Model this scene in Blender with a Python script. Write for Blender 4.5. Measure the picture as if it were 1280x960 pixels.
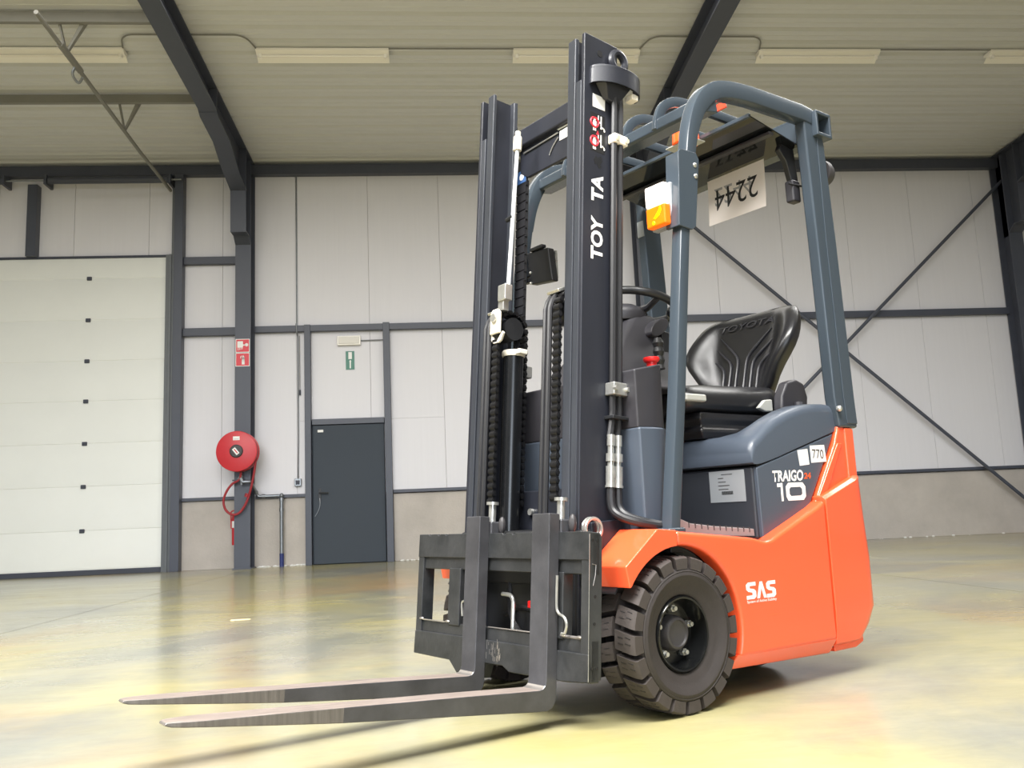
import bpy, bmesh, math, random
from mathutils import Vector, Matrix
random.seed(7)
sc = bpy.context.scene
for o in list(bpy.data.objects): bpy.data.objects.remove(o)
COL = sc.collection
R = math.radians

# ------------------------------------------------------------------ camera
cd = bpy.data.cameras.new('camera'); cam = bpy.data.objects.new('camera', cd); COL.objects.link(cam)
cd.sensor_width = 36.0; cd.lens = 1110.4/1280*36.0; cd.clip_start = 0.05
rt = Vector((0.99604231, -0.07851415, -0.0416523)).normalized()
fw = Vector((0.08387715, 0.98537214, 0.14834559)).normalized()
up = rt.cross(fw).normalized(); rt = fw.cross(up)
cam.matrix_world = Matrix(((rt.x, up.x, -fw.x, 0), (rt.y, up.y, -fw.y, 0), (rt.z, up.z, -fw.z, 0.60056), (0, 0, 0, 1)))
sc.camera = cam

# ------------------------------------------------------------------ light and exposure
sc.view_settings.view_transform = 'Standard'; sc.view_settings.look = 'None'
sc.view_settings.exposure = 0.06; sc.view_settings.gamma = 1.0; sc.view_settings.use_curve_mapping = False
w = bpy.data.worlds.new('daylight'); sc.world = w; w.use_nodes = True
bg = w.node_tree.nodes['Background']; bg.inputs[0].default_value = (0.86, 0.93, 1.0, 1); bg.inputs[1].default_value = 0.16

def area(name, loc, aim, sx, sy, watts, color=(1, 1, 1), spread=180):
    l = bpy.data.lights.new(name, 'AREA'); l.shape = 'RECTANGLE'; l.size = sx; l.size_y = sy
    l.energy = watts; l.color = color; l.spread = R(spread)
    o = bpy.data.objects.new(name, l); COL.objects.link(o); o.location = loc
    d = Vector(aim) - Vector(loc); o.rotation_euler = d.to_track_quat('-Z', 'Y').to_euler()
    return o
area('rooflight_daylight', (-2.4, -0.2, 6.60), (-2.4, -0.2, 0), 9.0, 1.4, 2700, (1.0, 0.985, 0.955))
area('rooflight_daylight', (5.5, 5.9, 6.60), (5.5, 5.9, 0), 5.0, 1.6, 330, (1.0, 0.985, 0.955))
area('rooflight_daylight', (-1.0, 8.75, 6.64), (-1.0, 8.75, 0), 12.0, 1.1, 195, (1.0, 0.975, 0.93))
area('rooflight_daylight', (0.3, -5.5, 6.60), (0.3, -5.5, 0), 14.0, 1.2, 450, (1.0, 0.99, 0.97))
area('open_gate_daylight', (0.2, -8.0, 2.4), (0.3, 0.0, 1.45), 20.0, 4.2, 78, (0.80, 0.89, 1.0), 31)

# ------------------------------------------------------------------ materials
def lin(c):
    c = c/255.0
    return c/12.92 if c <= 0.04045 else ((c+0.055)/1.055)**2.4
def rgb(r, g, b): return (lin(r), lin(g), lin(b), 1.0)
def mat(name, col, rough=0.5, metal=0.0, var=0.0, vscale=6.0, bump=0.0, bscale=60.0, spec=None, coat=0.0, col2=None, stretch=None):
    m = bpy.data.materials.new(name); m.use_nodes = True
    nt = m.node_tree; b = nt.nodes['Principled BSDF']
    b.inputs['Base Color'].default_value = col; b.inputs['Roughness'].default_value = rough; b.inputs['Metallic'].default_value = metal
    if spec is not None: b.inputs['Specular IOR Level'].default_value = spec
    if coat: b.inputs['Coat Weight'].default_value = coat; b.inputs['Coat Roughness'].default_value = 0.08
    tc = nt.nodes.new('ShaderNodeTexCoord'); src = tc.outputs['Object']
    if stretch:
        mp = nt.nodes.new('ShaderNodeMapping'); mp.inputs['Scale'].default_value = stretch
        nt.links.new(src, mp.inputs[0]); src = mp.outputs[0]
    if var > 0:
        n = nt.nodes.new('ShaderNodeTexNoise'); n.inputs['Scale'].default_value = vscale; n.inputs['Detail'].default_value = 6; n.inputs['Roughness'].default_value = 0.62
        nt.links.new(src, n.inputs['Vector'])
        r = nt.nodes.new('ShaderNodeValToRGB'); r.color_ramp.elements[0].position = 0.32; r.color_ramp.elements[1].position = 0.68
        c2 = col2 if col2 else tuple(min(1, c*(1+var)) for c in col[:3])+(1,)
        r.color_ramp.elements[0].color = tuple(c*(1-var) for c in col[:3])+(1,) if not col2 else col; r.color_ramp.elements[1].color = c2
        nt.links.new(n.outputs[0], r.inputs[0]); nt.links.new(r.outputs[0], b.inputs['Base Color'])
        mr = nt.nodes.new('ShaderNodeMapRange'); mr.inputs[3].default_value = max(0.02, rough*0.85); mr.inputs[4].default_value = min(1, rough*1.2)
        nt.links.new(n.outputs[0], mr.inputs[0]); nt.links.new(mr.outputs[0], b.inputs['Roughness'])
    if bump > 0:
        n2 = nt.nodes.new('ShaderNodeTexNoise'); n2.inputs['Scale'].default_value = bscale; n2.inputs['Detail'].default_value = 4
        nt.links.new(src, n2.inputs['Vector'])
        bp = nt.nodes.new('ShaderNodeBump'); bp.inputs['Strength'].default_value = bump; bp.inputs['Distance'].default_value = 0.01
        nt.links.new(n2.outputs[0], bp.inputs['Height']); nt.links.new(bp.outputs[0], b.inputs['Normal'])
    return m
def emis(name, col, strength, base=None):
    m = mat(name, base or col, 0.3); b = m.node_tree.nodes['Principled BSDF']
    b.inputs['Emission Color'].default_value = col; b.inputs['Emission Strength'].default_value = strength
    return m
M = {}
M['steel'] = mat('dark_blue_grey_steel_paint', rgb(72, 76, 88), 0.42, var=0.05, vscale=3)
M['steel_grey'] = mat('grey_steel_guide', rgb(96, 100, 104), 0.4, var=0.05)
M['purlin'] = mat('grey_galvanised_rail', rgb(132, 131, 124), 0.55, 0.0, var=0.04)
M['galv'] = mat('galvanised_pipe', rgb(140, 144, 148), 0.35, 0.7, var=0.12, vscale=12)
M['panel'] = mat('white_sandwich_panel', rgb(222, 221, 226), 0.5, var=0.012, vscale=2.0, stretch=(14, 1, .4))
M['seam'] = mat('panel_joint_grey', rgb(196, 190, 190), 0.7)
M['plinth'] = mat('bare_concrete_plinth', rgb(184, 177, 170), 0.85, var=0.09, vscale=2.2, bump=0.25, bscale=35)
M['ceil'] = mat('beige_roof_deck', rgb(213, 214, 213), 0.55, var=0.0)
M['gate'] = mat('off_white_door_section', rgb(234, 236, 232), 0.45, var=0.015, vscale=1.5)
M['door'] = mat('slate_grey_door_leaf', rgb(62, 69, 78), 0.6, spec=0.25, var=0.03, vscale=2)
M['black'] = mat('black_plastic', rgb(30, 31, 34), 0.42, var=0.1, vscale=20)
M['blackgloss'] = mat('gloss_black_enamel', rgb(20, 21, 23), 0.22, var=0.1)
M['mast'] = mat('black_mast_paint', rgb(38, 40, 48), 0.36, var=0.14, vscale=9, stretch=(1, 1, .25), bump=0.05, bscale=30)
M['mastedge'] = mat('worn_black_rail_face', rgb(55, 58, 65), 0.34, 0.1, var=0.22, vscale=14, stretch=(1, 1, .12))
M['carriage'] = mat('scuffed_black_carriage', rgb(40, 42, 44), 0.38, 0.1, var=0.3, vscale=11, bump=0.12, bscale=45, col2=rgb(60, 61, 63))
M['fork'] = mat('worn_dark_fork_steel', rgb(70, 70, 74), 0.34, 0.2, var=0.25, vscale=9, bump=0.06, bscale=40)
M['forktop'] = mat('bare_scratched_fork_steel', rgb(138, 126, 120), 0.45, 0.15, var=0.22, vscale=12, stretch=(1, 6, 1))
M['forkground'] = mat('ground_fork_tip_steel', rgb(98, 94, 91), 0.44, 0.15, var=0.22, vscale=16, stretch=(7, 1, .4))
M['weld'] = mat('bright_worn_steel', rgb(190, 184, 180), 0.3, 0.8, var=0.15)
M['orange'] = mat('orange_red_paint', rgb(249, 92, 52), 0.33, var=0.02, vscale=3, coat=0.6)
M['bluegrey'] = mat('blue_grey_body_paint', rgb(72, 80, 92), 0.33, var=0.03, vscale=4)
M['bluegrey_frame'] = mat('blue_grey_guard_paint', rgb(61, 70, 79), 0.24, var=0.0, vscale=4)
M['dash'] = mat('charcoal_grained_plastic', rgb(50, 49, 54), 0.46, var=0.06, vscale=40, bump=0.06, bscale=300)
M['darkpanel'] = mat('dark_grey_battery_panel', rgb(52, 55, 62), 0.4, var=0.04)
M['seat'] = mat('black_vinyl', rgb(32, 32, 35), 0.3, var=0.06, vscale=30, bump=0.04, bscale=350)
M['rubber'] = mat('black_brown_tyre_rubber', rgb(48, 43, 42), 0.68, var=0.14, vscale=14, bump=0.12, bscale=120)
M['tread'] = mat('dusty_tread_rubber', rgb(60, 54, 52), 0.72, var=0.16, vscale=12, bump=0.1, bscale=90)
M['rim'] = mat('gloss_black_rim', rgb(18, 19, 20), 0.18, var=0.08)
M['hose'] = mat('black_rubber_hose', rgb(37, 37, 40), 0.4, var=0.1)
M['chain'] = mat('oiled_black_chain', rgb(30, 30, 32), 0.38, 0.35, var=0.2, vscale=30)
M['zinc'] = mat('zinc_plated_steel', rgb(196, 196, 192), 0.28, 0.75, var=0.12, vscale=30)
M['chrome'] = mat('chromed_rod', rgb(232, 236, 242), 0.3, 0.25)
M['cream'] = mat('cream_nylon', rgb(222, 216, 202), 0.45, var=0.04)
M['lever'] = mat('pale_grey_lever_plastic', rgb(176, 176, 170), 0.4)
M['white'] = mat('white_sticker', rgb(236, 236, 234), 0.5)
M['paper'] = mat('white_paper', rgb(228, 222, 218), 0.8)
M['ink'] = mat('black_ink', rgb(22, 22, 24), 0.6)
M['inkgrey'] = mat('faint_grey_ink', rgb(150, 148, 148), 0.7)
M['label'] = mat('grey_data_label', rgb(150, 155, 160), 0.4)
M['text'] = mat('white_lettering', rgb(240, 240, 238), 0.45)
M['orangetext'] = mat('orange_lettering', rgb(240, 96, 48), 0.45)
M['red'] = mat('red_reel_paint', rgb(196, 42, 52), 0.38, var=0.04)
M['redhose'] = mat('red_hose_rubber', rgb(150, 36, 44), 0.5, var=0.08)
M['redplastic'] = mat('bright_red_plastic', rgb(232, 38, 38), 0.35)
M['redsign'] = mat('red_sign_print', rgb(214, 50, 64), 0.4)
M['green'] = mat('green_exit_print', rgb(58, 122, 104), 0.4)
M['bluedark'] = mat('dark_blue_tape', rgb(40, 52, 110), 0.5)
M['darkseal'] = mat('dark_rubber_seal', rgb(62, 66, 78), 0.6)
M['lamp'] = mat('white_lamp_housing', rgb(250, 247, 240), 0.35)
M['tube'] = mat('unlit_fluorescent_tube', rgb(250, 246, 236), 0.25)
M['lensgrey'] = mat('pale_lamp_diffuser', rgb(214, 210, 200), 0.35)
M['whitelens'] = emis('lit_clear_lens', (1.0, 0.90, 0.84, 1), 2.6, rgb(250, 236, 226))
M['amber'] = emis('amber_lens', (1.0, 0.17, 0.005, 1), 0.5, rgb(250, 110, 10))
M['amberhot'] = emis('glowing_amber_glint', (1.0, 0.62, 0.0, 1), 1.5, rgb(255, 200, 0))
M['beacon'] = emis('orange_beacon_lens', (1.0, 0.16, 0.02, 1), 0.35, rgb(245, 84, 24))
M['tape'] = mat('red_orange_tape', rgb(230, 70, 40), 0.5)
M['mat_rubber'] = mat('grey_ribbed_rubber', rgb(140, 132, 132), 0.7, var=0.08)
M['darkhub'] = mat('dark_grey_hub', rgb(58, 56, 58), 0.5)
M['wood'] = mat('pale_wood_splinter', rgb(232, 214, 170), 0.7)

def paper_mat():
    m = M['paper']; nt = m.node_tree; b = nt.nodes['Principled BSDF']
    t = nt.nodes.new('ShaderNodeBsdfTranslucent'); t.inputs[0].default_value = rgb(236, 230, 226)
    mx = nt.nodes.new('ShaderNodeMixShader'); mx.inputs[0].default_value = 0.45
    nt.links.new(b.outputs[0], mx.inputs[1]); nt.links.new(t.outputs[0], mx.inputs[2]); nt.links.new(mx.outputs[0], nt.nodes['Material Output'].inputs[0])
paper_mat()
def glass_panel():
    m = bpy.data.materials.new('smoked_roof_glazing'); m.use_nodes = True; nt = m.node_tree
    b = nt.nodes['Principled BSDF']; b.inputs['Base Color'].default_value = rgb(24, 26, 28); b.inputs['Roughness'].default_value = 0.06
    b.inputs['Specular IOR Level'].default_value = 0.4
    b.inputs['IOR'].default_value = 1.6
    t = nt.nodes.new('ShaderNodeBsdfTransparent'); t.inputs[0].default_value = (0.35, 0.35, 0.34, 1)
    mx = nt.nodes.new('ShaderNodeMixShader'); mx.inputs[0].default_value = 0.12
    nt.links.new(b.outputs[0], mx.inputs[1]); nt.links.new(t.outputs[0], mx.inputs[2])
    nt.links.new(mx.outputs[0], nt.nodes['Material Output'].inputs[0])
    return m
M['glazing'] = glass_panel()

def floor_mat():
    m = bpy.data.materials.new('worn_coated_concrete_floor'); m.use_nodes = True; nt = m.node_tree; N = nt.nodes; L = nt.links
    b = N['Principled BSDF']; b.inputs['Specular IOR Level'].default_value = 0.55
    tc = N.new('ShaderNodeTexCoord')
    def noise(scale, detail, rough, sv, dist=0.0, off=(0, 0, 0)):
        mp = N.new('ShaderNodeMapping'); mp.inputs['Scale'].default_value = sv; mp.inputs['Location'].default_value = off
        n = N.new('ShaderNodeTexNoise'); n.inputs['Scale'].default_value = scale; n.inputs['Detail'].default_value = detail; n.inputs['Roughness'].default_value = rough; n.inputs['Distortion'].default_value = dist
        L.new(tc.outputs['Object'], mp.inputs[0]); L.new(mp.outputs[0], n.inputs['Vector']); return n.outputs[0]
    def ramp(src, p0, c0, p1, c1):
        r = N.new('ShaderNodeValToRGB'); e = r.color_ramp.elements; e[0].position = p0; e[0].color = c0; e[1].position = p1; e[1].color = c1
        L.new(src, r.inputs[0]); return r.outputs[0]
    def mixc(fac, a, bb):
        x = N.new('ShaderNodeMix'); x.data_type = 'RGBA'; L.new(fac, x.inputs[0])
        for s, i in ((a, 6), (bb, 7)):
            if hasattr(s, 'node'): L.new(s, x.inputs[i])
            else: x.inputs[i].default_value = s
        return x.outputs[2]
    base = ramp(noise(0.7, 7, 0.6, (1, 0.7, 1), 0.4), 0.34, rgb(177, 174, 152), 0.68, rgb(206, 204, 184))
    f1 = ramp(noise(0.42, 5, 0.58, (1, 0.9, 1), 0.5, (3.1, 7.3, 0)), 0.38, (0, 0, 0, 1), 0.66, (1, 1, 1, 1))
    c = mixc(f1, base, rgb(218, 206, 136))
    f2 = ramp(noise(0.36, 5, 0.58, (1, 0.8, 1), 0.5, (-4.2, 1.9, 0)), 0.50, (0, 0, 0, 1), 0.68, (0.85, 0.85, 0.85, 1))
    c = mixc(f2, c, rgb(212, 172, 116))
    f3 = ramp(noise(0.7, 7, 0.62, (0.8, 0.8, 1), 0.7, (9.0, -2.0, 0)), 0.48, (0, 0, 0, 1), 0.70, (0.9, 0.9, 0.9, 1))
    c = mixc(f3, c, rgb(152, 155, 150))
    f4 = ramp(noise(5, 10, 0.75, (0.6, 1.4, 1), 0.4), 0.3, (0.54, 0.54, 0.535, 1), 0.7, (0.66, 0.66, 0.66, 1))
    x = N.new('ShaderNodeMix'); x.data_type = 'RGBA'; x.blend_type = 'MULTIPLY'; x.inputs[0].default_value = 1; L.new(c, x.inputs[6]); L.new(f4, x.inputs[7])
    L.new(x.outputs[2], b.inputs['Base Color'])
    rr = N.new('ShaderNodeMapRange'); rr.inputs[3].default_value = 0.10; rr.inputs[4].default_value = 0.30
    L.new(noise(2.2, 7, 0.7, (0.5, 1.6, 1), 0.3, (1, 1, 0)), rr.inputs[0]); L.new(rr.outputs[0], b.inputs['Roughness'])
    bp = N.new('ShaderNodeBump'); bp.inputs['Strength'].default_value = 0.03; bp.inputs['Distance'].default_value = 0.02
    L.new(noise(3.0, 5, 0.6, (0.5, 1.8, 1)), bp.inputs['Height']); L.new(bp.outputs[0], b.inputs['Normal'])
    return m
M['floor'] = floor_mat()

# ------------------------------------------------------------------ mesh helpers
class MB:
    def __init__(s, xf=None): s.bm = bmesh.new(); s.xf = xf
    def v(s, p):
        return s.bm.verts.new(s.xf(p) if s.xf else p)
    def f(s, vs):
        try: return s.bm.faces.new(vs)
        except ValueError: return None
    def hexa(s, p):
        v = [s.v(q) for q in p]
        for q in ((0, 1, 2, 3), (7, 6, 5, 4), (0, 4, 5, 1), (1, 5, 6, 2), (2, 6, 7, 3), (3, 7, 4, 0)): s.f([v[i] for i in q])
        return s
    def box(s, x0, x1, y0, y1, z0, z1):
        return s.hexa([(x0, y0, z0), (x1, y0, z0), (x1, y1, z0), (x0, y1, z0), (x0, y0, z1), (x1, y0, z1), (x1, y1, z1), (x0, y1, z1)])
    def prism(s, poly, axis, c0, c1):
        def P(q, c): return (c, q[0], q[1]) if axis == 'x' else ((q[0], c, q[1]) if axis == 'y' else (q[0], q[1], c))
        A = [s.v(P(q, c0)) for q in poly]; B = [s.v(P(q, c1)) for q in poly]; n = len(poly)
        s.f(A[::-1]); s.f(B)
        for i in range(n): s.f([A[i], A[(i+1) % n], B[(i+1) % n], B[i]])
        return s
    def loft(s, secs, cap=True, closed=False):
        rows = [[s.v(p) for p in sec] for sec in secs]; n = len(rows[0]); m = len(rows)
        for i in range(m if closed else m-1):
            a, b = rows[i], rows[(i+1) % m]
            for j in range(n): s.f([a[j], a[(j+1) % n], b[(j+1) % n], b[j]])
        if cap and not closed: s.f(rows[0][::-1]); s.f(rows[-1])
        return s
    def grid(s, rows):
        vs = [[s.v(p) for p in r] for r in rows]
        for i in range(len(vs)-1):
            for j in range(len(vs[0])-1): s.f([vs[i][j], vs[i][j+1], vs[i+1][j+1], vs[i+1][j]])
        return s
    def tube(s, path, r, n=10, closed=False, sx=1.0):
        P = [Vector(p) for p in path]; m = len(P); secs = []; prev = None
        for i in range(m):
            if closed: t = P[(i+1) % m]-P[i-1]
            else: t = P[min(i+1, m-1)]-P[max(i-1, 0)]
            t.normalize()
            if prev is None:
                a = Vector((0, 0, 1)) if abs(t.z) < 0.9 else Vector((0, 1, 0)); u = t.cross(a).normalized()
            else: u = (prev-t*prev.dot(t)).normalized()
            prev = u; w_ = t.cross(u); rr = r[i] if isinstance(r, (list, tuple)) else r
            secs.append([P[i]+u*(rr*math.cos(2*math.pi*k/n)*sx)+w_*(rr*math.sin(2*math.pi*k/n)) for k in range(n)])
        return s.loft(secs, True, closed)
    def cyl(s, p0, p1, r, n=14, r1=None):
        return s.tube([p0, p1], [r, r if r1 is None else r1], n)
    def lathe(s, prof, c, axis='y', n=32, closed=True):
        # prof: (radius, height along axis); ring closed when closed
        secs = []
        for k in range(n):
            a = 2*math.pi*k/n; ca, sa = math.cos(a), math.sin(a); q = []
            for r, h in prof:
                if axis == 'y': q.append((c[0]+r*ca, c[1]+h, c[2]+r*sa))
                elif axis == 'z': q.append((c[0]+r*ca, c[1]+r*sa, c[2]+h))
                else: q.append((c[0]+h, c[1]+r*ca, c[2]+r*sa))
            secs.append(q)
        rows = [[s.v(p) for p in q] for q in secs]; m = len(prof)
        for i in range(n):
            a, b = rows[i], rows[(i+1) % n]
            for j in range(m if closed else m-1): s.f([a[j], a[(j+1) % m], b[(j+1) % m], b[j]])
        return s
    def ball(s, c, r, sx=1, sy=1, sz=1, nu=14, nv=8):
        rows = []
        for i in range(nv+1):
            t = math.pi*i/nv
            rows.append([s.v((c[0]+r*sx*math.sin(t)*math.cos(2*math.pi*k/nu), c[1]+r*sy*math.sin(t)*math.sin(2*math.pi*k/nu), c[2]+r*sz*math.cos(t))) for k in range(nu)])
        for i in range(nv):
            for k in range(nu): s.f([rows[i][k], rows[i][(k+1) % nu], rows[i+1][(k+1) % nu], rows[i+1][k]])
        return s
    def mesh(s, name, mt, ang=32):
        bmesh.ops.remove_doubles(s.bm, verts=s.bm.verts, dist=1e-6)
        bmesh.ops.dissolve_degenerate(s.bm, edges=s.bm.edges, dist=1e-7)
        bmesh.ops.recalc_face_normals(s.bm, faces=s.bm.faces)
        lim = R(ang)
        for f in s.bm.faces: f.smooth = True
        for e in s.bm.edges:
            if len(e.link_faces) == 2 and e.calc_face_angle(0) > lim: e.smooth = False
        me = bpy.data.meshes.new(name); s.bm.to_mesh(me); s.bm.free()
        if mt is not None: me.materials.append(mt)
        return me
    def build(s, name, mt, parent=None, bevel=0.0, seg=2, ang=32, sub=0, label=None):
        me = s.mesh(name, mt, ang); o = bpy.data.objects.new(name, me); COL.objects.link(o)
        if parent is not None: o.parent = parent
        if bevel:
            b = o.modifiers.new('bevel', 'BEVEL'); b.width = bevel; b.segments = seg; b.limit_method = 'ANGLE'; b.angle_limit = R(30); b.harden_normals = True
        if sub:
            m = o.modifiers.new('subdivision', 'SUBSURF'); m.levels = sub; m.render_levels = sub
        if label: o['label'] = label
        return o
def tag(o, label=None, cat=None, group=None, kind=None):
    if label: o['label'] = label
    if cat: o['category'] = cat
    if group: o['group'] = group
    if kind: o['kind'] = kind
    return o
def empty(name, loc=(0, 0, 0), rz=0.0):
    o = bpy.data.objects.new(name, None); COL.objects.link(o); o.location = loc; o.rotation_euler = (0, 0, rz); o.empty_display_size = 0.2
    return o
def copy_tree(o, parent=None):
    c = o.copy(); COL.objects.link(c); c.parent = parent
    for ch in list(o.children): copy_tree(ch, c)
    return c
def inst(name, me, loc, parent, rot=None):
    o = bpy.data.objects.new(name, me); COL.objects.link(o); o.parent = parent; o.location = loc
    if rot: o.rotation_euler = rot
    return o
def crom(pts, n=6):
    P = [Vector(p) for p in pts]; out = []
    for i in range(len(P)-1):
        p0, p1, p2, p3 = P[max(i-1, 0)], P[i], P[i+1], P[min(i+2, len(P)-1)]
        for k in range(n):
            t = k/n
            out.append(0.5*((2*p1)+(p2-p0)*t+(2*p0-5*p1+4*p2-p3)*t*t+(3*p1-p0-3*p2+p3)*t**3))
    out.append(P[-1]); return out
def fillet(pts, rad, n=6):
    P = [Vector(p) for p in pts]; out = [P[0]]
    for i in range(1, len(P)-1):
        a = (P[i-1]-P[i]); b = (P[i+1]-P[i]); r = min(rad, a.length*0.48, b.length*0.48)
        a.normalize(); b.normalize(); s0 = P[i]+a*r; s1 = P[i]+b*r
        for k in range(n+1):
            t = k/n; out.append((1-t)**2*s0+2*t*(1-t)*P[i]+t*t*s1)
    out.append(P[-1]); return out
def text(name, body, mt, parent, origin, xdir, ydir, height, width=None, shear=0.0, bold=0.0, xf=None, depth=0.0008, label=None):
    cu = bpy.data.curves.new(name, 'FONT'); cu.body = body; cu.size = 1.0; cu.shear = shear; cu.offset = bold; cu.fill_mode = 'FRONT'; cu.resolution_u = 3
    to = bpy.data.objects.new(name, cu); COL.objects.link(to)
    bpy.context.view_layer.update()
    me = bpy.data.meshes.new_from_object(to.evaluated_get(bpy.context.evaluated_depsgraph_get()))
    bpy.data.objects.remove(to); bpy.data.curves.remove(cu)
    xs = [v.co.x for v in me.vertices]; ys = [v.co.y for v in me.vertices]
    x0, x1, y0, y1 = min(xs), max(xs), min(ys), max(ys)
    sy = height/(y1-y0); sx = width/(x1-x0) if width else sy
    O, X, Y = Vector(origin), Vector(xdir).normalized(), Vector(ydir).normalized(); Z = X.cross(Y)
    for v in me.vertices:
        p = O+X*((v.co.x-x0)*sx)+Y*((v.co.y-y0)*sy)+Z*depth
        v.co = xf(p) if xf else p
    me.name = name; me.materials.clear(); me.materials.append(mt)
    o = bpy.data.objects.new(name, me); COL.objects.link(o); o.parent = parent
    if label: o['label'] = label
    return o

# ================================================================== THE HALL (X along the wall, Y into the depth, wall at Y = DW)
DW = 14.211
def S(o): return tag(o, kind='structure')
def ceil_z(y): return 6.515+0.03*(DW-y)
# floor slabs, with recessed saw joints between them
fl = MB(); xs = [-16, -9.3, -2.825, 3.65, 10.15, 18]
base = MB().box(-16, 18, -9.5, DW+0.3, -0.3, -0.012).build('floor', M['darkseal']); S(base)
for i in range(len(xs)-1):
    MB().box(xs[i]+0.004, xs[i+1]-0.004, -9.5, DW+0.02, -0.012, 0.0).build('floor_slab', M['floor'], base)

# back wall: vertical sandwich panels over concrete plinth panels
wall = MB().box(-16, 18, DW+0.012, DW+0.25, 1.06, 6.52).box(-16, 18, DW+0.09, DW+0.25, 0.0, 1.06).build('wall_back', M['seam']); S(wall)
px = [-16+0.0]; edges = []
x = -2.227
while x > -16: x -= 1.165
while x < 18: edges.append(x); x += 1.165
def panel(x0, x1, z0, z1, ribs=True):
    m = MB(); m.box(x0+0.0015, x1-0.0015, DW, DW+0.07, z0, z1)
    m.build('wall_panel', M['panel'], wall, bevel=0.004, seg=1)
door_x = (-2.0, -0.86); gate_x = (-9.6, -4.2)
for i in range(len(edges)-1):
    a, b = edges[i], edges[i+1]
    if b < -9.6 or a > 16: continue
    cuts = [(a, b)]
    segs = []
    for lo, hi in cuts:
        if hi <= gate_x[1]+0.15: segs.append((lo, hi, 4.95))
        elif lo < gate_x[1]+0.15: segs += [(lo, hi, 4.95), (gate_x[1]+0.15, hi, 1.08, 4.95)]
        elif hi > door_x[0] and lo < door_x[1]:
            if lo < door_x[0]: segs.append((lo, door_x[0], 1.08, 2.24))
            segs.append((lo, hi, 2.24))
            if hi > door_x[1]: segs.append((door_x[1], hi, 1.08, 2.24))
        else: segs.append((lo, hi, 1.08))
    for sg in segs:
        if sg[1]-sg[0] > 0.02: panel(sg[0], sg[1], sg[2], sg[3] if len(sg) > 3 else 6.52)
for x0, x1 in ((-4.02, -3.0), (-3.0, -2.09), (-0.745, 3.45), (3.45, 9.9), (9.9, 16)):
    MB().box(x0+0.006, x1-0.006, DW+0.001, DW+0.08, 0.0, 1.05).build('plinth_panel', M['plinth'], wall, bevel=0.006)
S(MB().box(18.0, 18.2, -9.5, DW+0.25, 0.0, 6.9).build('wall_right', M['panel']))
S(MB().box(-16.2, -16.0, -9.5, DW+0.25, 0.0, 6.9).build('wall_left', M['panel']))
# loose grout crumbs along the foot of the plinth
cr = MB()
for k in range(90):
    x = random.choice([random.uniform(-2.83, -2.1), random.uniform(-2.83, -2.1), random.uniform(-0.7, 0.4), random.uniform(3.9, 9.4)])
    s_ = random.uniform(0.006, 0.022); cr.ball((x, DW-0.004-random.uniform(0.0, 0.035), s_*0.5), s_, 1.5, 1, 0.7, 6, 4)
tag(cr.build('grout_crumbs', M['white'], wall), kind='stuff')

# ceiling: trapezoidal steel deck, ribs parallel to the wall
prof = []; y = DW+0.05; pitch = 0.29
while y > -9.5:
    for dy, dz in ((0.0, 0.0), (-0.085, 0.0), (-0.095, 0.004), (-0.105, 0.0), (-0.195, 0.0), (-0.22, 0.018), (-0.262, 0.018), (-0.285, 0.0)):
        prof.append((y+dy, ceil_z(y+dy)+dz*3.0))
    y -= pitch
cm = MB()
rows = [[(xx, p[0], p[1]) for p in prof] for xx in (-16, -4, 8, 18)]
cm.grid(rows)
rows = [[(xx, p[0], p[1]+0.12) for p in prof[::len(prof)-1]] for xx in (-16, 18)]
cm.grid(rows)
S(cm.build('ceiling', M['ceil'], ang=5))

# ---- steel frame
def hcolumn(name, x0, x1, ytop, label):
    t = 0.014; xm = (x0+x1)/2; yf = DW-0.355
    root = tag(empty(name, (xm, DW-0.18, 0)), label, 'steel column')
    def Lc(p): return (p[0]-xm, p[1]-(DW-0.18), p[2])
    MB(Lc).box(x0, x1, yf, yf+0.018, 0.0, ytop).build('flange', M['steel'], root)
    MB(Lc).box(x0, x1, DW-0.05, DW-0.033, 0.0, ytop).build('flange', M['steel'], root)
    MB(Lc).box(xm-0.008, xm+0.008, yf+0.018, DW-0.05, 0.0, ytop).build('web', M['steel'], root)
    MB(Lc).box(x0-0.02, x1+0.02, yf-0.02, DW-0.033, 0.0, 0.018).build('base_plate', M['steel'], root)
    return root
COLX = ((-3.115, -2.875), (3.33, 3.57), (9.78, 10.02))
hcolumn('steel_column', *COLX[0], 6.44, 'dark grey steel column carrying the red hose reel and red signs')
hcolumn('steel_column', *COLX[1], 6.44, 'dark grey steel column behind the forklift mast and overhead guard')
hcolumn('steel_column', *COLX[2], 6.44, 'dark grey steel column at the right edge, foot of the cross bracing')
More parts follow.
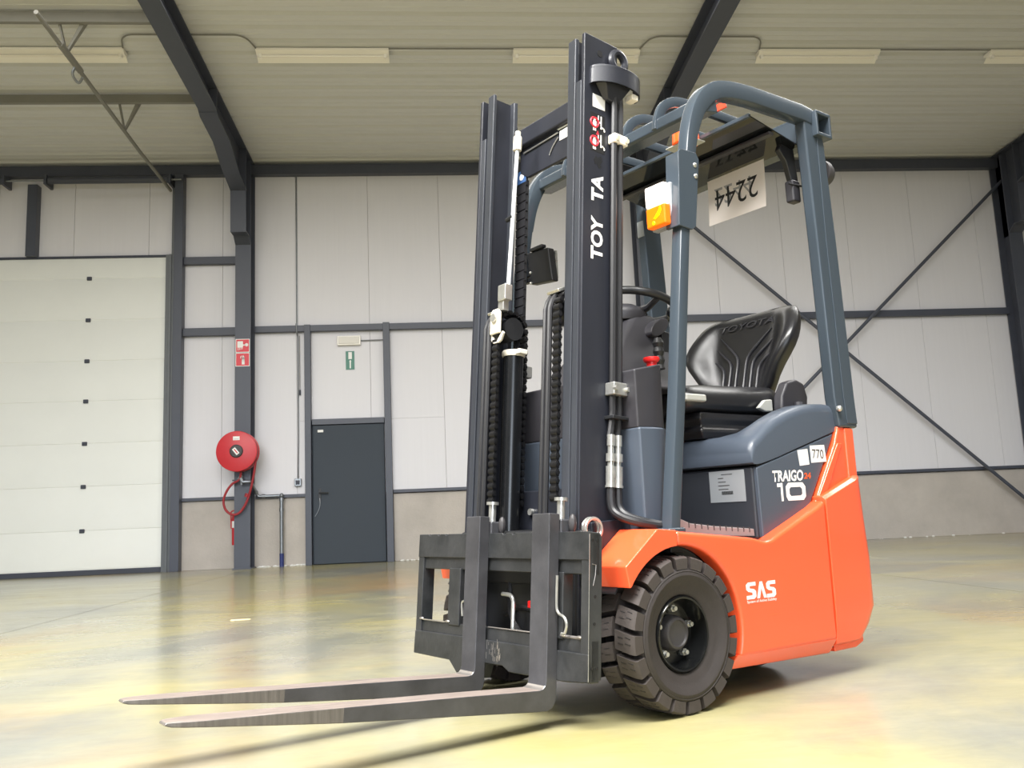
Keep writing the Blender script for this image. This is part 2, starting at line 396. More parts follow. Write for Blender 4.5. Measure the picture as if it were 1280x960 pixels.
def rafter(x0, x1, label, hl=5.05):
    xm = (x0+x1)/2
    root = tag(empty('roof_rafter', (xm, DW-2.0, 6.3)), label, 'steel beam')
    def Lc(p): return (p[0]-xm, p[1]-(DW-2.0), p[2]-6.3)
    # lower edge line (offset from wall, z)
    low = [(0.355, 5.04), (0.50, 5.14), (0.70, 5.14), (0.72, 5.80), (1.29, 5.93), (1.80, 6.12), (2.50, 6.17), (2.62, 6.235), (10, 6.46), (23.5, 6.86)]
    def strip(lo, hi, a, b, nm):
        m = MB(Lc)
        secs = []
        for (o1, z1) in lo: secs.append([(a, DW-o1, z1), (b, DW-o1, z1), (b, DW-o1, z1+hi), (a, DW-o1, z1+hi)])
        m.loft(secs); return m.build(nm, M['steel'], root)
    strip(low, 0.018, x0, x1, 'flange')
    topz = lambda o_: 6.47+0.03*o_
    m = MB(Lc); A = [(DW-o1, z1+0.01) for o1, z1 in low]+[(DW-23.5, topz(23.5)), (DW-0.05, topz(0))]+[(DW-0.05, 5.04)]
    m.prism(A, 'x', xm-0.008, xm+0.008).build('web', M['steel'], root)
    m = MB(Lc); m.loft([[(x0, DW-o1, topz(o1)), (x1, DW-o1, topz(o1)), (x1, DW-o1, topz(o1)+0.018), (x0, DW-o1, topz(o1)+0.018)] for o1 in (0.0, 12, 23.5)]).build('flange', M['steel'], root)
    for o1, z1 in ((2.56, 6.2), (0.71, 5.8)):
        MB(Lc).box(x0, x1, DW-o1-0.008, DW-o1+0.008, z1, topz(o1)).build('stiffener_plate', M['steel'], root)
    return root
rafter(-3.115, -2.875, 'dark grey haunched roof rafter running overhead from the hose reel column')
rafter(3.33, 3.57, 'dark grey roof rafter seen between forklift mast and overhead guard')
rafter(9.78, 10.02, 'dark grey roof rafter haunch at the right edge of the picture')
def bar(name, x0, x1, y0, y1, z0, z1, label, cat='steel beam', mt='steel', bev=0.004):
    c = ((x0+x1)/2, (y0+y1)/2, (z0+z1)/2)
    o = MB(lambda p: (p[0]-c[0], p[1]-c[1], p[2]-c[2])).box(x0, x1, y0, y1, z0, z1).build(name, M[mt], None, bevel=bev, seg=1)
    o.location = c; return tag(o, label, cat)
yb = DW-0.001
# eaves beams and girts, one length per bay
bar('eaves_beam', -9.6, -3.0, DW-0.13, yb, 6.30, 6.47, 'dark eaves beam above the white overhead door')
bar('eaves_beam', -2.99, 3.45, DW-0.13, yb, 6.30, 6.47, 'dark eaves beam between hose reel column and forklift mast')
bar('eaves_beam', 3.46, 9.9, DW-0.13, yb, 6.30, 6.47, 'dark eaves beam right of the forklift overhead guard')
bar('wall_girt', -3.98, -3.08, DW-0.10, yb, 4.815, 4.935, 'short dark girt high up between overhead door post and column')
bar('wall_girt', -3.98, -3.08, DW-0.10, yb, 3.645, 3.77, 'short dark girt beside the red sign column, lower of the two')
bar('wall_girt', -2.87, 3.34, DW-0.10, yb, 3.675, 3.775, 'long dark girt passing over the grey personnel door')
bar('wall_girt', 3.56, 9.79, DW-0.10, yb, 3.69, 3.80, 'long dark girt crossed by the diagonal braces')
bar('plinth_rail', -3.98, -3.0, DW-0.05, yb-0.001, 1.05, 1.10, 'narrow dark plinth rail left of the hose reel column', 'rail')
bar('plinth_rail', -2.86, -2.09, DW-0.05, yb-0.001, 1.05, 1.10, 'narrow dark plinth rail above the grey water pipe', 'rail')
bar('plinth_rail', -0.74, 3.34, DW-0.05, yb-0.001, 1.06, 1.11, 'narrow dark plinth rail between door and forklift', 'rail')
bar('plinth_rail', 3.56, 9.79, DW-0.05, yb-0.001, 1.06, 1.11, 'narrow dark plinth rail right of the forklift', 'rail')
# overhead door posts
bar('door_post', -4.115, -3.98, DW-0.17, yb, 0.0, 6.30, 'tall dark post right of the white overhead door', 'steel post')
bar('door_post', -6.40, -6.25, DW-0.15, yb, 4.98, 6.16, 'short dark post standing on the overhead door head', 'steel post')
bar('door_post', -2.091, -1.995, DW-0.12, yb, 0.0, 3.78, 'slim dark post left of the grey personnel door', 'steel post')
bar('door_post', -0.847, -0.741, DW-0.12, yb, 0.0, 3.79, 'slim dark post right of the grey personnel door', 'steel post')
# cross bracing
def rod(name, pts, r, label, cat, mt='steel', n=10):
    c = Vector(pts[0]); o = MB(lambda p: tuple(Vector(p)-c)).tube(pts, r, n).build(name, M[mt]); o.location = c
    return tag(o, label, cat)
rod('cross_brace', [(3.56, DW-0.16, 6.02), (9.80, DW-0.16, 0.38)], 0.028, 'dark diagonal brace falling towards the lower right', 'brace')
rod('cross_brace', [(3.56, DW-0.22, 0.30), (9.86, DW-0.22, 6.02)], 0.028, 'dark diagonal brace rising towards the upper right', 'brace')

# ---- overhead sectional door
d2 = MB().box(-9.55, -4.27, DW-0.0405, DW+0.04, 0.01, 4.95).build('door_2', M['gate']); S(d2)
zs = [0.085, 0.665, 1.335, 1.995, 2.655, 3.29, 3.945, 4.62, 4.955]
for a, b in zip(zs[:-1], zs[1:]):
    m = MB().prism([(DW-0.04, a+0.004), (DW-0.046, a+0.012), (DW-0.046, b-0.012), (DW-0.04, b-0.002), (DW-0.0406, b-0.002), (DW-0.0406, a+0.004)], 'x', -9.55, -4.255)
    m.build('door_section', M['gate'], d2)
for z in zs[1:-1]:
    for xx in (-5.445, -7.6):
        MB().box(xx-0.038, xx+0.038, DW-0.068, DW-0.044, z-0.03, z+0.03).build('hinge_cover', M['darkseal'], d2, bevel=0.008)
MB().box(-9.55, -4.255, DW-0.05, DW-0.004, 0.0, 0.08).build('bottom_seal', M['darkseal'], d2, bevel=0.006)
MB().box(-9.55, -4.15, DW-0.06, DW-0.003, 4.955, 4.99).build('door_head', M['darkseal'], d2)
m = MB().box(-4.255, -4.12, DW-0.11, DW-0.003, 0.0, 4.98); m.box(-4.20, -4.16, DW-0.13, DW-0.11, 0, 4.98)
m.build('guide_rail', M['steel_grey'], d2, bevel=0.004)
m = MB().box(-4.17, -4.12, DW-0.10, DW-0.003, 4.98, 6.10).build('guide_rail', M['steel_grey'], d2, bevel=0.004)
sh = tag(empty('spring_shaft', (-5.1, DW-0.22, 6.19)), 'dark torsion spring drum below the eaves beam over the door', 'spring shaft')
MB().cyl((-0.95, 0, 0), (0.90, 0, 0), 0.055, 16).build('spring_drum', M['steel'], sh)
MB().cyl((-4.4, 0, 0.0), (1.1, 0, 0), 0.015, 8).build('shaft', M['galv'], sh)
MB().cyl((-4.2, 0, 0), (-1.62, 0, 0), 0.055, 16).build('spring_drum', M['steel'], sh)
for xx in (-1.62, -0.98, 0.93): MB().box(xx-0.02, xx+0.02, -0.07, 0.2, -0.08, 0.08).build('bracket', M['steel'], sh)
# horizontal door track with hangers
tr = tag(empty('door_track', (-4.2, DW-2.5, 6.12)), 'slim steel door track hung diagonally across the upper left', 'door track')
def Lt(p): return (p[0]+4.2, p[1]-(DW-2.5), p[2]-6.12)
m = MB(Lt); m.tube([(-4.2, DW-0.10, 6.05), (-4.2, DW-1.6, 6.07), (-4.2, DW-4.96, 6.21)], 0.026, 8); m.build('rail', M['purlin'], tr)
MB(Lt).tube([(-4.2, DW-3.75, 6.17), (-4.2, DW-4.35, 6.19)], 0.04, 8).build('splice', M['purlin'], tr)
for oo, zz in ((4.16, 6.17), (2.22, 6.10)):
    MB(Lt).hexa([(-4.21, DW-oo-0.02, zz), (-4.19, DW-oo-0.02, zz), (-4.19, DW-oo+0.02, zz), (-4.21, DW-oo+0.02, zz), (-4.27, DW-oo-0.12, 6.53), (-4.25, DW-oo-0.12, 6.53), (-4.25, DW-oo-0.06, 6.53), (-4.27, DW-oo-0.06, 6.53)]).build('hanger', M['purlin'], tr)
    MB(Lt).hexa([(-4.21, DW-oo-0.02, zz), (-4.19, DW-oo-0.02, zz), (-4.19, DW-oo+0.02, zz), (-4.21, DW-oo+0.02, zz), (-3.99, DW-oo-0.12, 6.53), (-3.93, DW-oo-0.12, 6.53), (-3.93, DW-oo-0.06, 6.53), (-3.99, DW-oo-0.06, 6.53)]).build('hanger', M['purlin'], tr)
MB(Lt).tube(crom([(-4.2, DW-3.9, 6.16), (-4.24, DW-3.88, 6.06), (-4.2, DW-3.8, 5.99), (-4.13, DW-3.86, 6.03)], 5), 0.016, 8).build('hook', M['galv'], tr)
bar('purlin', -9.6, -3.1, DW-4.33, DW-4.27, 6.47, 6.60, 'grey horizontal purlin, nearer one above the door track', 'purlin', 'purlin')
bar('purlin', -9.6, -3.1, DW-2.40, DW-2.34, 6.43, 6.55, 'grey horizontal purlin, the one closer to the white door', 'purlin', 'purlin')

# ---- personnel door
d1 = MB().box(-2.0, -0.86, DW+0.0, DW+0.05, 0.0, 2.24).build('door_1', M['door']); S(d1)
MB().box(-1.985, -0.855, DW-0.075, DW-0.001, 2.17, 2.26).build('door_lintel', M['steel'], d1, bevel=0.004)
MB().box(-1.975, -0.865, DW-0.05, DW-0.001, 0.01, 2.16).build('door_leaf', M['door'], d1, bevel=0.004)
MB().box(-1.90, -1.81, DW-0.07, DW-0.05, 2.05, 2.09).build('closer_plate', M['white'], d1, bevel=0.004)
MB().box(-1.895, -1.855, DW-0.058, DW-0.05, 0.97, 1.17).build('handle_plate', M['black'], d1, bevel=0.003)
m = MB(); m.cyl((-1.875, DW-0.058, 1.10), (-1.875, DW-0.11, 1.10), 0.011, 8); m.tube(fillet([(-1.875, DW-0.10, 1.10), (-1.86, DW-0.11, 1.10), (-1.735, DW-0.11, 1.095)], 0.02, 3), 0.011, 8)
m.build('door_handle', M['black'], d1)
MB().tube(crom([(-1.875, DW-0.065, 1.02), (-1.87, DW-0.075, 0.92), (-1.90, DW-0.075, 0.82), (-1.95, DW-0.07, 0.74)], 5), 0.004, 6).build('key_cord', M['galv'], d1)

# ---- emergency light, conduit, exit sign
e = tag(empty('emergency_light', (-1.39, DW-0.05, 3.52)), 'cream rectangular emergency light box under the girt over the door', 'emergency light')
MB().box(-0.19, 0.185, -0.02, 0.05, -0.08, 0.075).build('housing', M['lamp'], e, bevel=0.012)
MB().box(-0.165, 0.16, -0.032, -0.02, -0.058, 0.052).build('diffuser', M['lensgrey'], e, bevel=0.006)
MB().cyl((0.185, 0.03, -0.005), (0.54, 0.03, 0.0), 0.011, 8).build('conduit', M['galv'], e)
e = tag(empty('exit_sign', (-1.382, DW-0.006, 3.2)), 'small green escape sign with white door symbol on the wall above the door', 'sign')
MB().box(-0.068, 0.068, -0.006, 0.006, -0.15, 0.15).build('sign_plate', M['green'], e)
MB().box(-0.026, 0.03, -0.0075, -0.006, 0.02, 0.135).build('white_door_symbol', M['white'], e)
MB().prism([(-0.008, -0.13), (0.012, -0.13), (0.014, -0.02), (0.022, -0.02), (0.003, 0.008), (-0.016, -0.02), (-0.008, -0.02)], 'y', -0.0075, -0.006).build('white_arrow_symbol', M['white'], e)

# ---- conduit, pull cord and socket on the wall
cdt = tag(empty('wall_conduit', (-2.215, DW-0.012, 3.0)), 'thin grey conduit with switch box on the wall left of the grey door', 'conduit')
MB().tube([(-0.02, 0, 3.5), (-0.002, 0, 3.3), (-0.002, 0, 0.78)], 0.013, 8).build('pipe', M['galv'], cdt)
MB().tube([(-0.002, -0.10, 0.80), (0.008, -0.10, 0.66), (0.012, -0.02, 0.60), (0.012, 0, -1.0), (0.004, 0, -1.66)], 0.010, 8).build('pipe', M['galv'], cdt)
MB().tube([(0.035, -0.012, 0.62), (0.04, -0.012, -0.30)], 0.006, 6).build('cord', M['inkgrey'], cdt)
MB().cyl((0.04, -0.012, -0.26), (0.04, -0.012, -0.34), 0.014, 8).build('cord_pull', M['darkseal'], cdt)
MB().box(-0.05, 0.055, -0.045, 0.012, -1.78, -1.66).build('switch_box', M['galv'], cdt, bevel=0.008)
MB().box(-0.028, 0.032, -0.055, -0.045, -1.755, -1.69).build('switch_rocker', M['darkseal'], cdt, bevel=0.004)

# ---- fire signs on the column
yf = DW-0.355
def fire_sign(zc, label):
    e = tag(empty('fire_sign', (-2.996, yf-0.003, zc)), label, 'sign', 'red pictogram signs on the column')
    MB().box(-0.108, 0.108, -0.003, 0.003, -0.107, 0.107).build('sign_plate', M['white'], e)
    MB().box(-0.098, 0.098, -0.004, -0.003, -0.097, 0.097).build('red_field', M['redsign'], e)
    return e
e = fire_sign(3.413, 'red and white fire hose pictogram sign, upper one on the column')
MB().box(-0.08, 0.005, -0.0055, -0.004, -0.03, 0.07).build('white_symbol', M['white'], e)
MB().box(0.005, 0.045, -0.0055, -0.004, 0.0, 0.018).build('white_symbol', M['white'], e)
MB().cyl((0.06, -0.0055, 0.012), (0.06, -0.004, 0.012), 0.026, 14).build('white_symbol', M['white'], e)
for k in range(4): MB().box(-0.074+k*0.022, -0.066+k*0.022, -0.0055, -0.004, -0.075+k*0.006, -0.031).build('white_symbol', M['white'], e)
e = fire_sign(3.193, 'red and white fire extinguisher pictogram sign, lower one on the column')
m = MB(); m.box(-0.012, 0.032, -0.0055, -0.004, -0.078, 0.03); m.prism([(-0.012, 0.03), (0.032, 0.03), (0.022, 0.05), (-0.002, 0.05)], 'y', -0.0055, -0.004); m.build('white_symbol', M['white'], e); m = MB()
m.box(0.003, 0.017, -0.0055, -0.004, 0.05, 0.066)
m.prism([(0.0, 0.06), (0.02, 0.06), (0.02, 0.07), (-0.03, 0.055), (-0.036, 0.02), (-0.026, 0.02), (-0.022, 0.048)], 'y', -0.0055, -0.004)
m.build('white_symbol', M['white'], e)

# ---- hose reel
hr = tag(empty('hose_reel', (-3.03, yf-0.01, 1.755)), 'round red fire hose reel with looped hose on the steel column', 'hose reel')
prof = [(0.0, -0.235), (0.285, -0.235), (0.302, -0.228), (0.306, -0.215), (0.306, -0.205), (0.27, -0.20), (0.27, -0.075), (0.306, -0.07), (0.306, -0.045), (0.0, -0.045)]
MB().lathe([p for p in prof], (0, 0, 0), 'y', 48, closed=False).build('reel_disc', M['red'], hr)
MB().lathe([(0.262, -0.195), (0.292, -0.185), (0.297, -0.16), (0.292, -0.135), (0.297, -0.11), (0.29, -0.085), (0.262, -0.08)], (0, 0, 0), 'y', 40).build('wound_hose', M['redhose'], hr)
MB().lathe([(0.0, -0.262), (0.085, -0.26), (0.098, -0.25), (0.098, -0.235), (0.0, -0.235)], (0, 0, 0), 'y', 28, closed=False).build('hub_cap', M['darkhub'], hr)
q = MB(lambda p: (p[0]*math.cos(R(-52))-p[2]*math.sin(R(-52)), p[1], p[0]*math.sin(R(-52))+p[2]*math.cos(R(-52)))); q.box(-0.055, 0.055, -0.266, -0.262, -0.032, 0.022).build('hub_label', M['white'], hr)
q = MB(lambda p: (p[0]*math.cos(R(-52))-p[2]*math.sin(R(-52)), p[1], p[0]*math.sin(R(-52))+p[2]*math.cos(R(-52)))); q.box(-0.04, 0.04, -0.2672, -0.266, -0.012, 0.004).build('hub_label', M['redsign'], hr)
MB().box(-0.052, 0.046, -0.238, -0.235, 0.165, 0.222).build('instruction_label', M['white'], hr)
MB().box(-0.04, 0.034, -0.2395, -0.238, 0.178, 0.184).build('instruction_label', M['inkgrey'], hr)
MB().box(-0.10, 0.10, -0.05, 0.006, -0.14, 0.14).build('wall_bracket', M['red'], hr, bevel=0.005)
loop = crom([(0.27, -0.14, -0.10), (0.24, -0.13, -0.32), (0.19, -0.11, -0.55), (0.12, -0.09, -0.76), (0.02, -0.085, -0.91), (-0.09, -0.085, -0.94), (-0.19, -0.085, -0.86), (-0.22, -0.085, -0.72), (-0.17, -0.085, -0.58), (-0.09, -0.09, -0.48), (0.02, -0.10, -0.41), (0.04, -0.12, -0.28)], 6)
MB().tube(loop, 0.018, 10).build('hose', M['redhose'], hr)
MB().cyl((0.135, -0.09, -0.635), (0.115, -0.09, -0.685), 0.032, 12).build('hose_clamp', M['redhose'], hr)
m = MB(); m.cyl((0.0, -0.09, -0.42), (0.05, -0.09, -0.36), 0.026, 10); m.cyl((0.045, -0.08, -0.40), (0.045, -0.08, -0.50), 0.018, 10); m.build('valve', M['galv'], hr)
MB().box(-0.09, 0.03, -0.11, -0.095, -0.44, -0.42).build('valve_lever', M['darkseal'], hr, bevel=0.003)
# extinguisher in the recess of the column
ex = tag(empty('fire_extinguisher', (-3.118, DW-0.20, 0.36)), 'red fire extinguisher half hidden behind the left side of the column', 'fire extinguisher')
MB().lathe([(0.0, 0.0), (0.06, 0.0), (0.064, 0.02), (0.064, 0.40), (0.055, 0.45), (0.03, 0.485), (0.022, 0.50), (0.0, 0.50)], (0, 0, 0), 'z', 24, closed=False).build('cylinder', M['red'], ex)
MB().lathe([(0.0651, 0.26), (0.0651, 0.36), (0.0645, 0.36), (0.0645, 0.26)], (0, 0, 0), 'z', 24).build('label_band', M['white'], ex)
MB().box(-0.02, 0.03, -0.02, 0.02, 0.50, 0.54).build('valve', M['black'], ex, bevel=0.004)
MB().tube(crom([(-0.02, 0, 0.52), (-0.075, 0, 0.50), (-0.078, 0, 0.40), (-0.072, 0, 0.25)], 5), 0.010, 8).build('discharge_hose', M['red'], ex)
MB().box(0.02, 0.118, -0.03, 0.03, 0.1, 0.14).build('bracket', M['black'], ex)
# water pipe
wp = tag(empty('water_pipe', (-2.456, DW-0.09, 0.0)), 'grey galvanised water pipe with blue foot feeding the hose reel', 'pipe')
yy = 0.0
MB().cyl((0, 0, 0.0), (0, 0, 1.05), 0.030, 14).build('pipe', M['galv'], wp)
MB().cyl((0, 0, 0.0), (0, 0, 0.20), 0.034, 14).build('blue_tape_wrap', M['bluedark'], wp)
pth = fillet([(0, 0, 1.0), (0, 0, 1.085), (-0.36, 0, 1.085), (-0.385, -0.02, 1.16), (-0.385, -0.38, 1.30), (-0.52, -0.385, 1.30), (-0.535, -0.385, 1.36)], 0.03, 4)
MB().tube(pth, 0.022, 10).build('pipe', M['galv'], wp)
for z in (0.84, 1.0): MB().cyl((0, 0, z), (0, 0, z+0.05), 0.038, 14).build('coupling', M['galv'], wp)
MB().ball((0, 0, 1.085), 0.036, 1, 1, 1, 12, 8).build('elbow', M['galv'], wp)
MB().cyl((-0.30, 0, 1.085), (-0.25, 0, 1.085), 0.031, 12).build('coupling', M['galv'], wp)
MB().ball((-0.385, -0.02, 1.15), 0.034, 1, 1, 1, 12, 8).build('elbow', M['galv'], wp)
MB().box(-0.02, 0.02, 0.02, 0.06, 0.55, 0.58).build('pipe_clip', M['galv'], wp)

# ---- fluorescent ceiling lamps with conduit between them
yl = DW-3.45; zl = ceil_z(yl)
def lamp_tree():
    e = empty('ceiling_lamp', (0, yl, zl))
    MB().prism([(-0.085, -0.015), (-0.085, -0.045), (-0.03, -0.075), (0.03, -0.075), (0.085, -0.045), (0.085, -0.015)], 'x', -0.835, 0.835).build('housing', M['lamp'], e)
    MB().prism([(0.02, -0.078), (0.10, -0.125), (0.104, -0.12), (0.03, -0.070)], 'x', -0.835, 0.835).build('reflector', M['lamp'], e)
    MB().cyl((-0.78, -0.025, -0.098), (0.78, -0.025, -0.098), 0.014, 10).build('fluorescent_tube', M['tube'], e)
    for sx in (-0.79, 0.79): MB().box(sx-0.02, sx+0.02, -0.045, -0.005, -0.125, -0.07).build('lamp_holder', M['lamp'], e, bevel=0.004)
    return e
labs = ['white fluorescent ceiling lamp behind the diagonal door track at far left', 'white fluorescent ceiling lamp right of the left roof rafter', 'white fluorescent ceiling lamp half hidden by the top of the mast', 'white fluorescent ceiling lamp above the rear of the overhead guard', 'white fluorescent ceiling lamp cut by the right picture edge']
lx = [-4.62, -1.33, 1.945, 5.22, 8.45]
l0 = lamp_tree()
for i, x in enumerate(lx):
    o = l0 if i == 0 else copy_tree(l0)
    o.location = (x, yl, zl); tag(o, labs[i], 'ceiling lamp', 'ceiling lamps in a row')
yc = yl-0.075
def conduit(x0, x1, back, label):
    pts = [(x0, yc, zl-0.02), (x0+0.10, yc, zl-0.02)]
    if back: pts = [(x0, yc, zl-0.02), (x0+0.06, yc-0.22, zl-0.016), (x0+0.16, yc-0.30, zl-0.012), (x1-0.16, yc-0.30, zl-0.012), (x1-0.06, yc-0.22, zl-0.016), (x1, yc, zl-0.02)]
    else: pts = [(x0, yc, zl-0.02), (x1, yc, zl-0.02)]
    rod('lamp_conduit', fillet(pts, 0.06, 4), 0.010, label, 'conduit', 'purlin', 8)
conduit(lx[0]+0.83, lx[1]-0.83, True, 'thin conduit passing under the left roof rafter between two lamps')
conduit(lx[1]+0.83, lx[2]-0.83, False, 'thin straight conduit along the ceiling left of the mast top')
conduit(lx[2]+0.83, lx[3]-0.83, True, 'thin conduit passing the roof rafter right of the mast top')
conduit(lx[3]+0.83, lx[4]-0.83, False, 'thin straight conduit between the two rightmost ceiling lamps')
# splinter on the floor
o = MB().hexa([(-0.06, -0.006, 0), (0.07, -0.003, 0), (0.075, 0.005, 0), (-0.055, 0.007, 0), (-0.055, -0.004, 0.005), (0.06, -0.002, 0.004), (0.065, 0.003, 0.004), (-0.05, 0.005, 0.006)]).build('wood_splinter', M['wood']); o.location = (-1.36, 6.22, 0.0); o.rotation_euler = (0, 0, R(12))
tag(o, 'small pale wood splinter lying on the bare floor before the column', 'splinter')

# ================================================================== THE FORKLIFT (x forward, y to its left, z up)
FK = tag(empty('forklift', (0.44695, 3.11268, 0.0), R(-147.539)), 'orange and charcoal electric forklift with tall black mast and lowered forks', 'forklift')
TA = R(5.0); cT, sT = math.cos(TA), math.sin(TA)
def MX(p): return (p[0]*cT-p[2]*sT, p[1], p[0]*sT+p[2]*cT)       # mast leans back five degrees
def MM(): return MB(MX)
def part(mb, name, m, bevel=0.0, parent=None, **k): return mb.build(name, M[m] if isinstance(m, str) else m, parent or FK, bevel=bevel, **k)

# ---- mast rails
for s in (1, -1):
    m = MM()
    web = [(0.128, 0.295*s), (0.282, 0.295*s), (0.282, 0.312*s), (0.128, 0.312*s)]
    m.prism(web, 'z', 0.10, 2.222)
    o = part(m, 'outer_rail', 'mast', 0.004)
    m = MM(); m.prism([(0.268, 0.268*s), (0.282, 0.268*s), (0.282, 0.296*s), (0.262, 0.296*s)], 'z', 0.10, 2.05)
    part(m, 'rail_flange', 'mastedge', 0.003, parent=o)
    m = MM(); m.prism([(0.128, 0.266*s), (0.142, 0.266*s), (0.148, 0.296*s), (0.128, 0.296*s)], 'z', 0.10, 2.15)
    part(m, 'rail_flange', 'mast', 0.003, parent=o)
    o = part(MM().prism([(0.172, 0.246*s), (0.272, 0.246*s), (0.272, 0.258*s), (0.172, 0.258*s)], 'z', 0.10, 2.218), 'inner_rail', 'mast')
    part(MM().prism([(0.264, 0.224*s), (0.280, 0.222*s), (0.280, 0.262*s), (0.262, 0.262*s)], 'z', 0.10, 2.224), 'rail_flange', 'mastedge', 0.004, parent=o)
    part(MM().prism([(0.162, 0.222*s), (0.180, 0.224*s), (0.182, 0.262*s), (0.162, 0.262*s)], 'z', 0.10, 2.224), 'rail_flange', 'mastedge', 0.004, parent=o)
# hole in the plate head, worn patches
part(MM().cyl((0.213, 0.3115, 2.165), (0.213, 0.3135, 2.165), 0.012, 16), 'plate_hole', 'ink')
# cross members
part(MM().box(0.10, 0.155, -0.29, 0.29, 2.035, 2.11), 'cross_member', 'mast', 0.008)
part(MM().prism([(-0.245, 2.045), (0.245, 2.045), (0.245, 1.95), (0.21, 1.905), (-0.19, 1.905), (-0.235, 1.935)], 'x', 0.118, 0.132), 'cross_member', 'mast', 0.004)
part(MM().box(0.10, 0.15, -0.29, 0.29, 0.54, 0.68), 'cross_member', 'mast', 0.006)
part(MM().box(0.10, 0.17, -0.29, 0.29, 0.12, 0.24), 'cross_member', 'mast', 0.006)
part(MM().cyl((0.15, -0.085, 0.605), (0.163, -0.085, 0.605), 0.012, 12), 'bolt', 'zinc')
part(MM().prism([(0.0, 2.028), (0.17, 2.028), (0.185, 2.036), (0.17, 2.046), (0.0, 2.046), (-0.012, 2.037)], 'x', 0.1345, 0.1355), 'white_arrow_sticker', 'white')
part(MM().prism([(0.02, 2.034), (0.15, 2.034), (0.15, 2.040), (0.02, 2.040)], 'x', 0.1356, 0.1362), 'sticker_print', 'ink')
part(MM().box(0.132, 0.1335, 0.005, 0.055, 1.985, 2.023), 'white_label', 'white')
part(MM().tube(crom([(0.136, 0.0, 2.0), (0.136, -0.03, 1.975), (0.136, -0.045, 1.955), (0.136, -0.05, 1.945)], 4), 0.0025, 6), 'sensor_cable', 'zinc')
part(MM().tube([(0.137, -0.21, 2.012), (0.137, 0.0, 2.018)], 0.003, 6), 'steel_wire', 'zinc')

# ---- hose guide and lifting eye on the mast head
D = [(0.26, 0.312), (0.258, 0.330), (0.235, 0.355), (0.19, 0.375), (0.135, 0.380), (0.09, 0.372), (0.058, 0.352), (0.046, 0.33), (0.044, 0.312)]
D = [(p.x, p.y) for p in crom([(q[0], q[1], 0) for q in D], 4)]
hg = part(MM().prism([(p[0], p[1]) for p in D], 'z', 2.085, 2.10), 'hose_guide', 'mast', 0.004)
rows = [[(p[0], p[1], 2.035) for p in D], [(p[0], p[1], 2.09) for p in D]]
inner = [(0.15+(p[0]-0.15)*0.9, 0.312+(p[1]-0.312)*0.88) for p in D]
m = MM(); 
for i in range(len(D)-1):
    m.hexa([(D[i][0], D[i][1], 2.035), (D[i+1][0], D[i+1][1], 2.035), (inner[i+1][0], inner[i+1][1], 2.035), (inner[i][0], inner[i][1], 2.035), (D[i][0], D[i][1], 2.09), (D[i+1][0], D[i+1][1], 2.09), (inner[i+1][0], inner[i+1][1], 2.09), (inner[i][0], inner[i][1], 2.09)])
part(m, 'guide_rim', 'mast', parent=hg)
m = MM(); m.hexa([(0.20, 0.315, 1.995), (0.145, 0.315, 1.985), (0.145, 0.335, 1.985), (0.19, 0.33, 1.995), (0.245, 0.313, 2.06), (0.10, 0.313, 2.06), (0.10, 0.362, 2.06), (0.225, 0.355, 2.06)])
part(m, 'pulley_fork', 'mast', 0.004, parent=hg)
part(MM().box(0.075, 0.105, 0.325, 0.362, 2.012, 2.034), 'cream_guide_clip', 'cream', 0.004, parent=hg)
ring = [(0.143+0.031*math.cos(t), 0.330, 2.150+0.034*math.sin(t)) for t in [2*math.pi*k/24 for k in range(24)]]
part(MM().tube(ring, 0.0135, 8, closed=True), 'lifting_eye', 'mast')

# ---- stickers and lettering on the outer rail (y = 0.312)
YW = 0.3126
def msticker(a0, a1, b0, b1, name, m, dy=0.0, parent=None):
    return part(MM().box(a0, a1, YW-0.0006+dy, YW+dy, b0, b1), name, m, parent=parent)
msticker(0.187, 0.243, 1.957, 2.005, 'worn_white_sticker', 'white')
ws = msticker(0.186, 0.252, 1.795, 1.935, 'warning_sticker', 'ink')
for bc in (1.900, 1.832):
    m = MM(); m.tube([(0.234+0.017*math.cos(t), YW+0.0006, bc+0.017*math.sin(t)) for t in [2*math.pi*k/20 for k in range(20)]], 0.0036, 6, closed=True)
    part(m, 'prohibition_ring', 'redsign', parent=ws)
    m = MM(); m.cyl((0.234, YW, bc+0.012), (0.234, YW+0.0008, bc+0.012), 0.0058, 8); m.box(0.2265, 0.2415, YW, YW+0.0008, bc-0.009, bc+0.006); m.box(0.2272, 0.2332, YW, YW+0.0008, bc-0.030, bc-0.009); m.box(0.2348, 0.2408, YW, YW+0.0008, bc-0.030, bc-0.009)
    tag(part(m, 'white_person_symbol', 'text', parent=ws), kind='stuff')
    m = MM(); m.box(0.202, 0.2065, YW, YW+0.0008, bc-0.015, bc+0.03); m.box(0.2065, 0.219, YW, YW+0.0008, bc+0.003, bc+0.008); m.box(0.215, 0.219, YW, YW+0.0008, bc+0.008, bc+0.03); m.tube([(0.197+0.008*math.cos(t), YW+0.0004, bc-0.020+0.009*math.sin(t)) for t in [0.1*math.pi+math.pi*k/10 for k in range(11)]], 0.003, 4)
    tag(part(m, 'white_truck_symbol', 'text', parent=ws), kind='stuff')
part(MM().prism([(0.213, 1.858), (0.226, 1.858), (0.2195, 1.874)], 'y', YW, YW+0.0008), 'red_triangle', 'redsign', parent=ws)
m = MM(); m.prism([(0.236, 1.765), (0.226, 1.782), (0.218, 1.774), (0.204, 1.786), (0.196, 1.768), (0.206, 1.752), (0.198, 1.745), (0.212, 1.738), (0.222, 1.752), (0.230, 1.748)], 'y', YW-0.0006, YW)
part(m, 'worn_emblem', 'black')
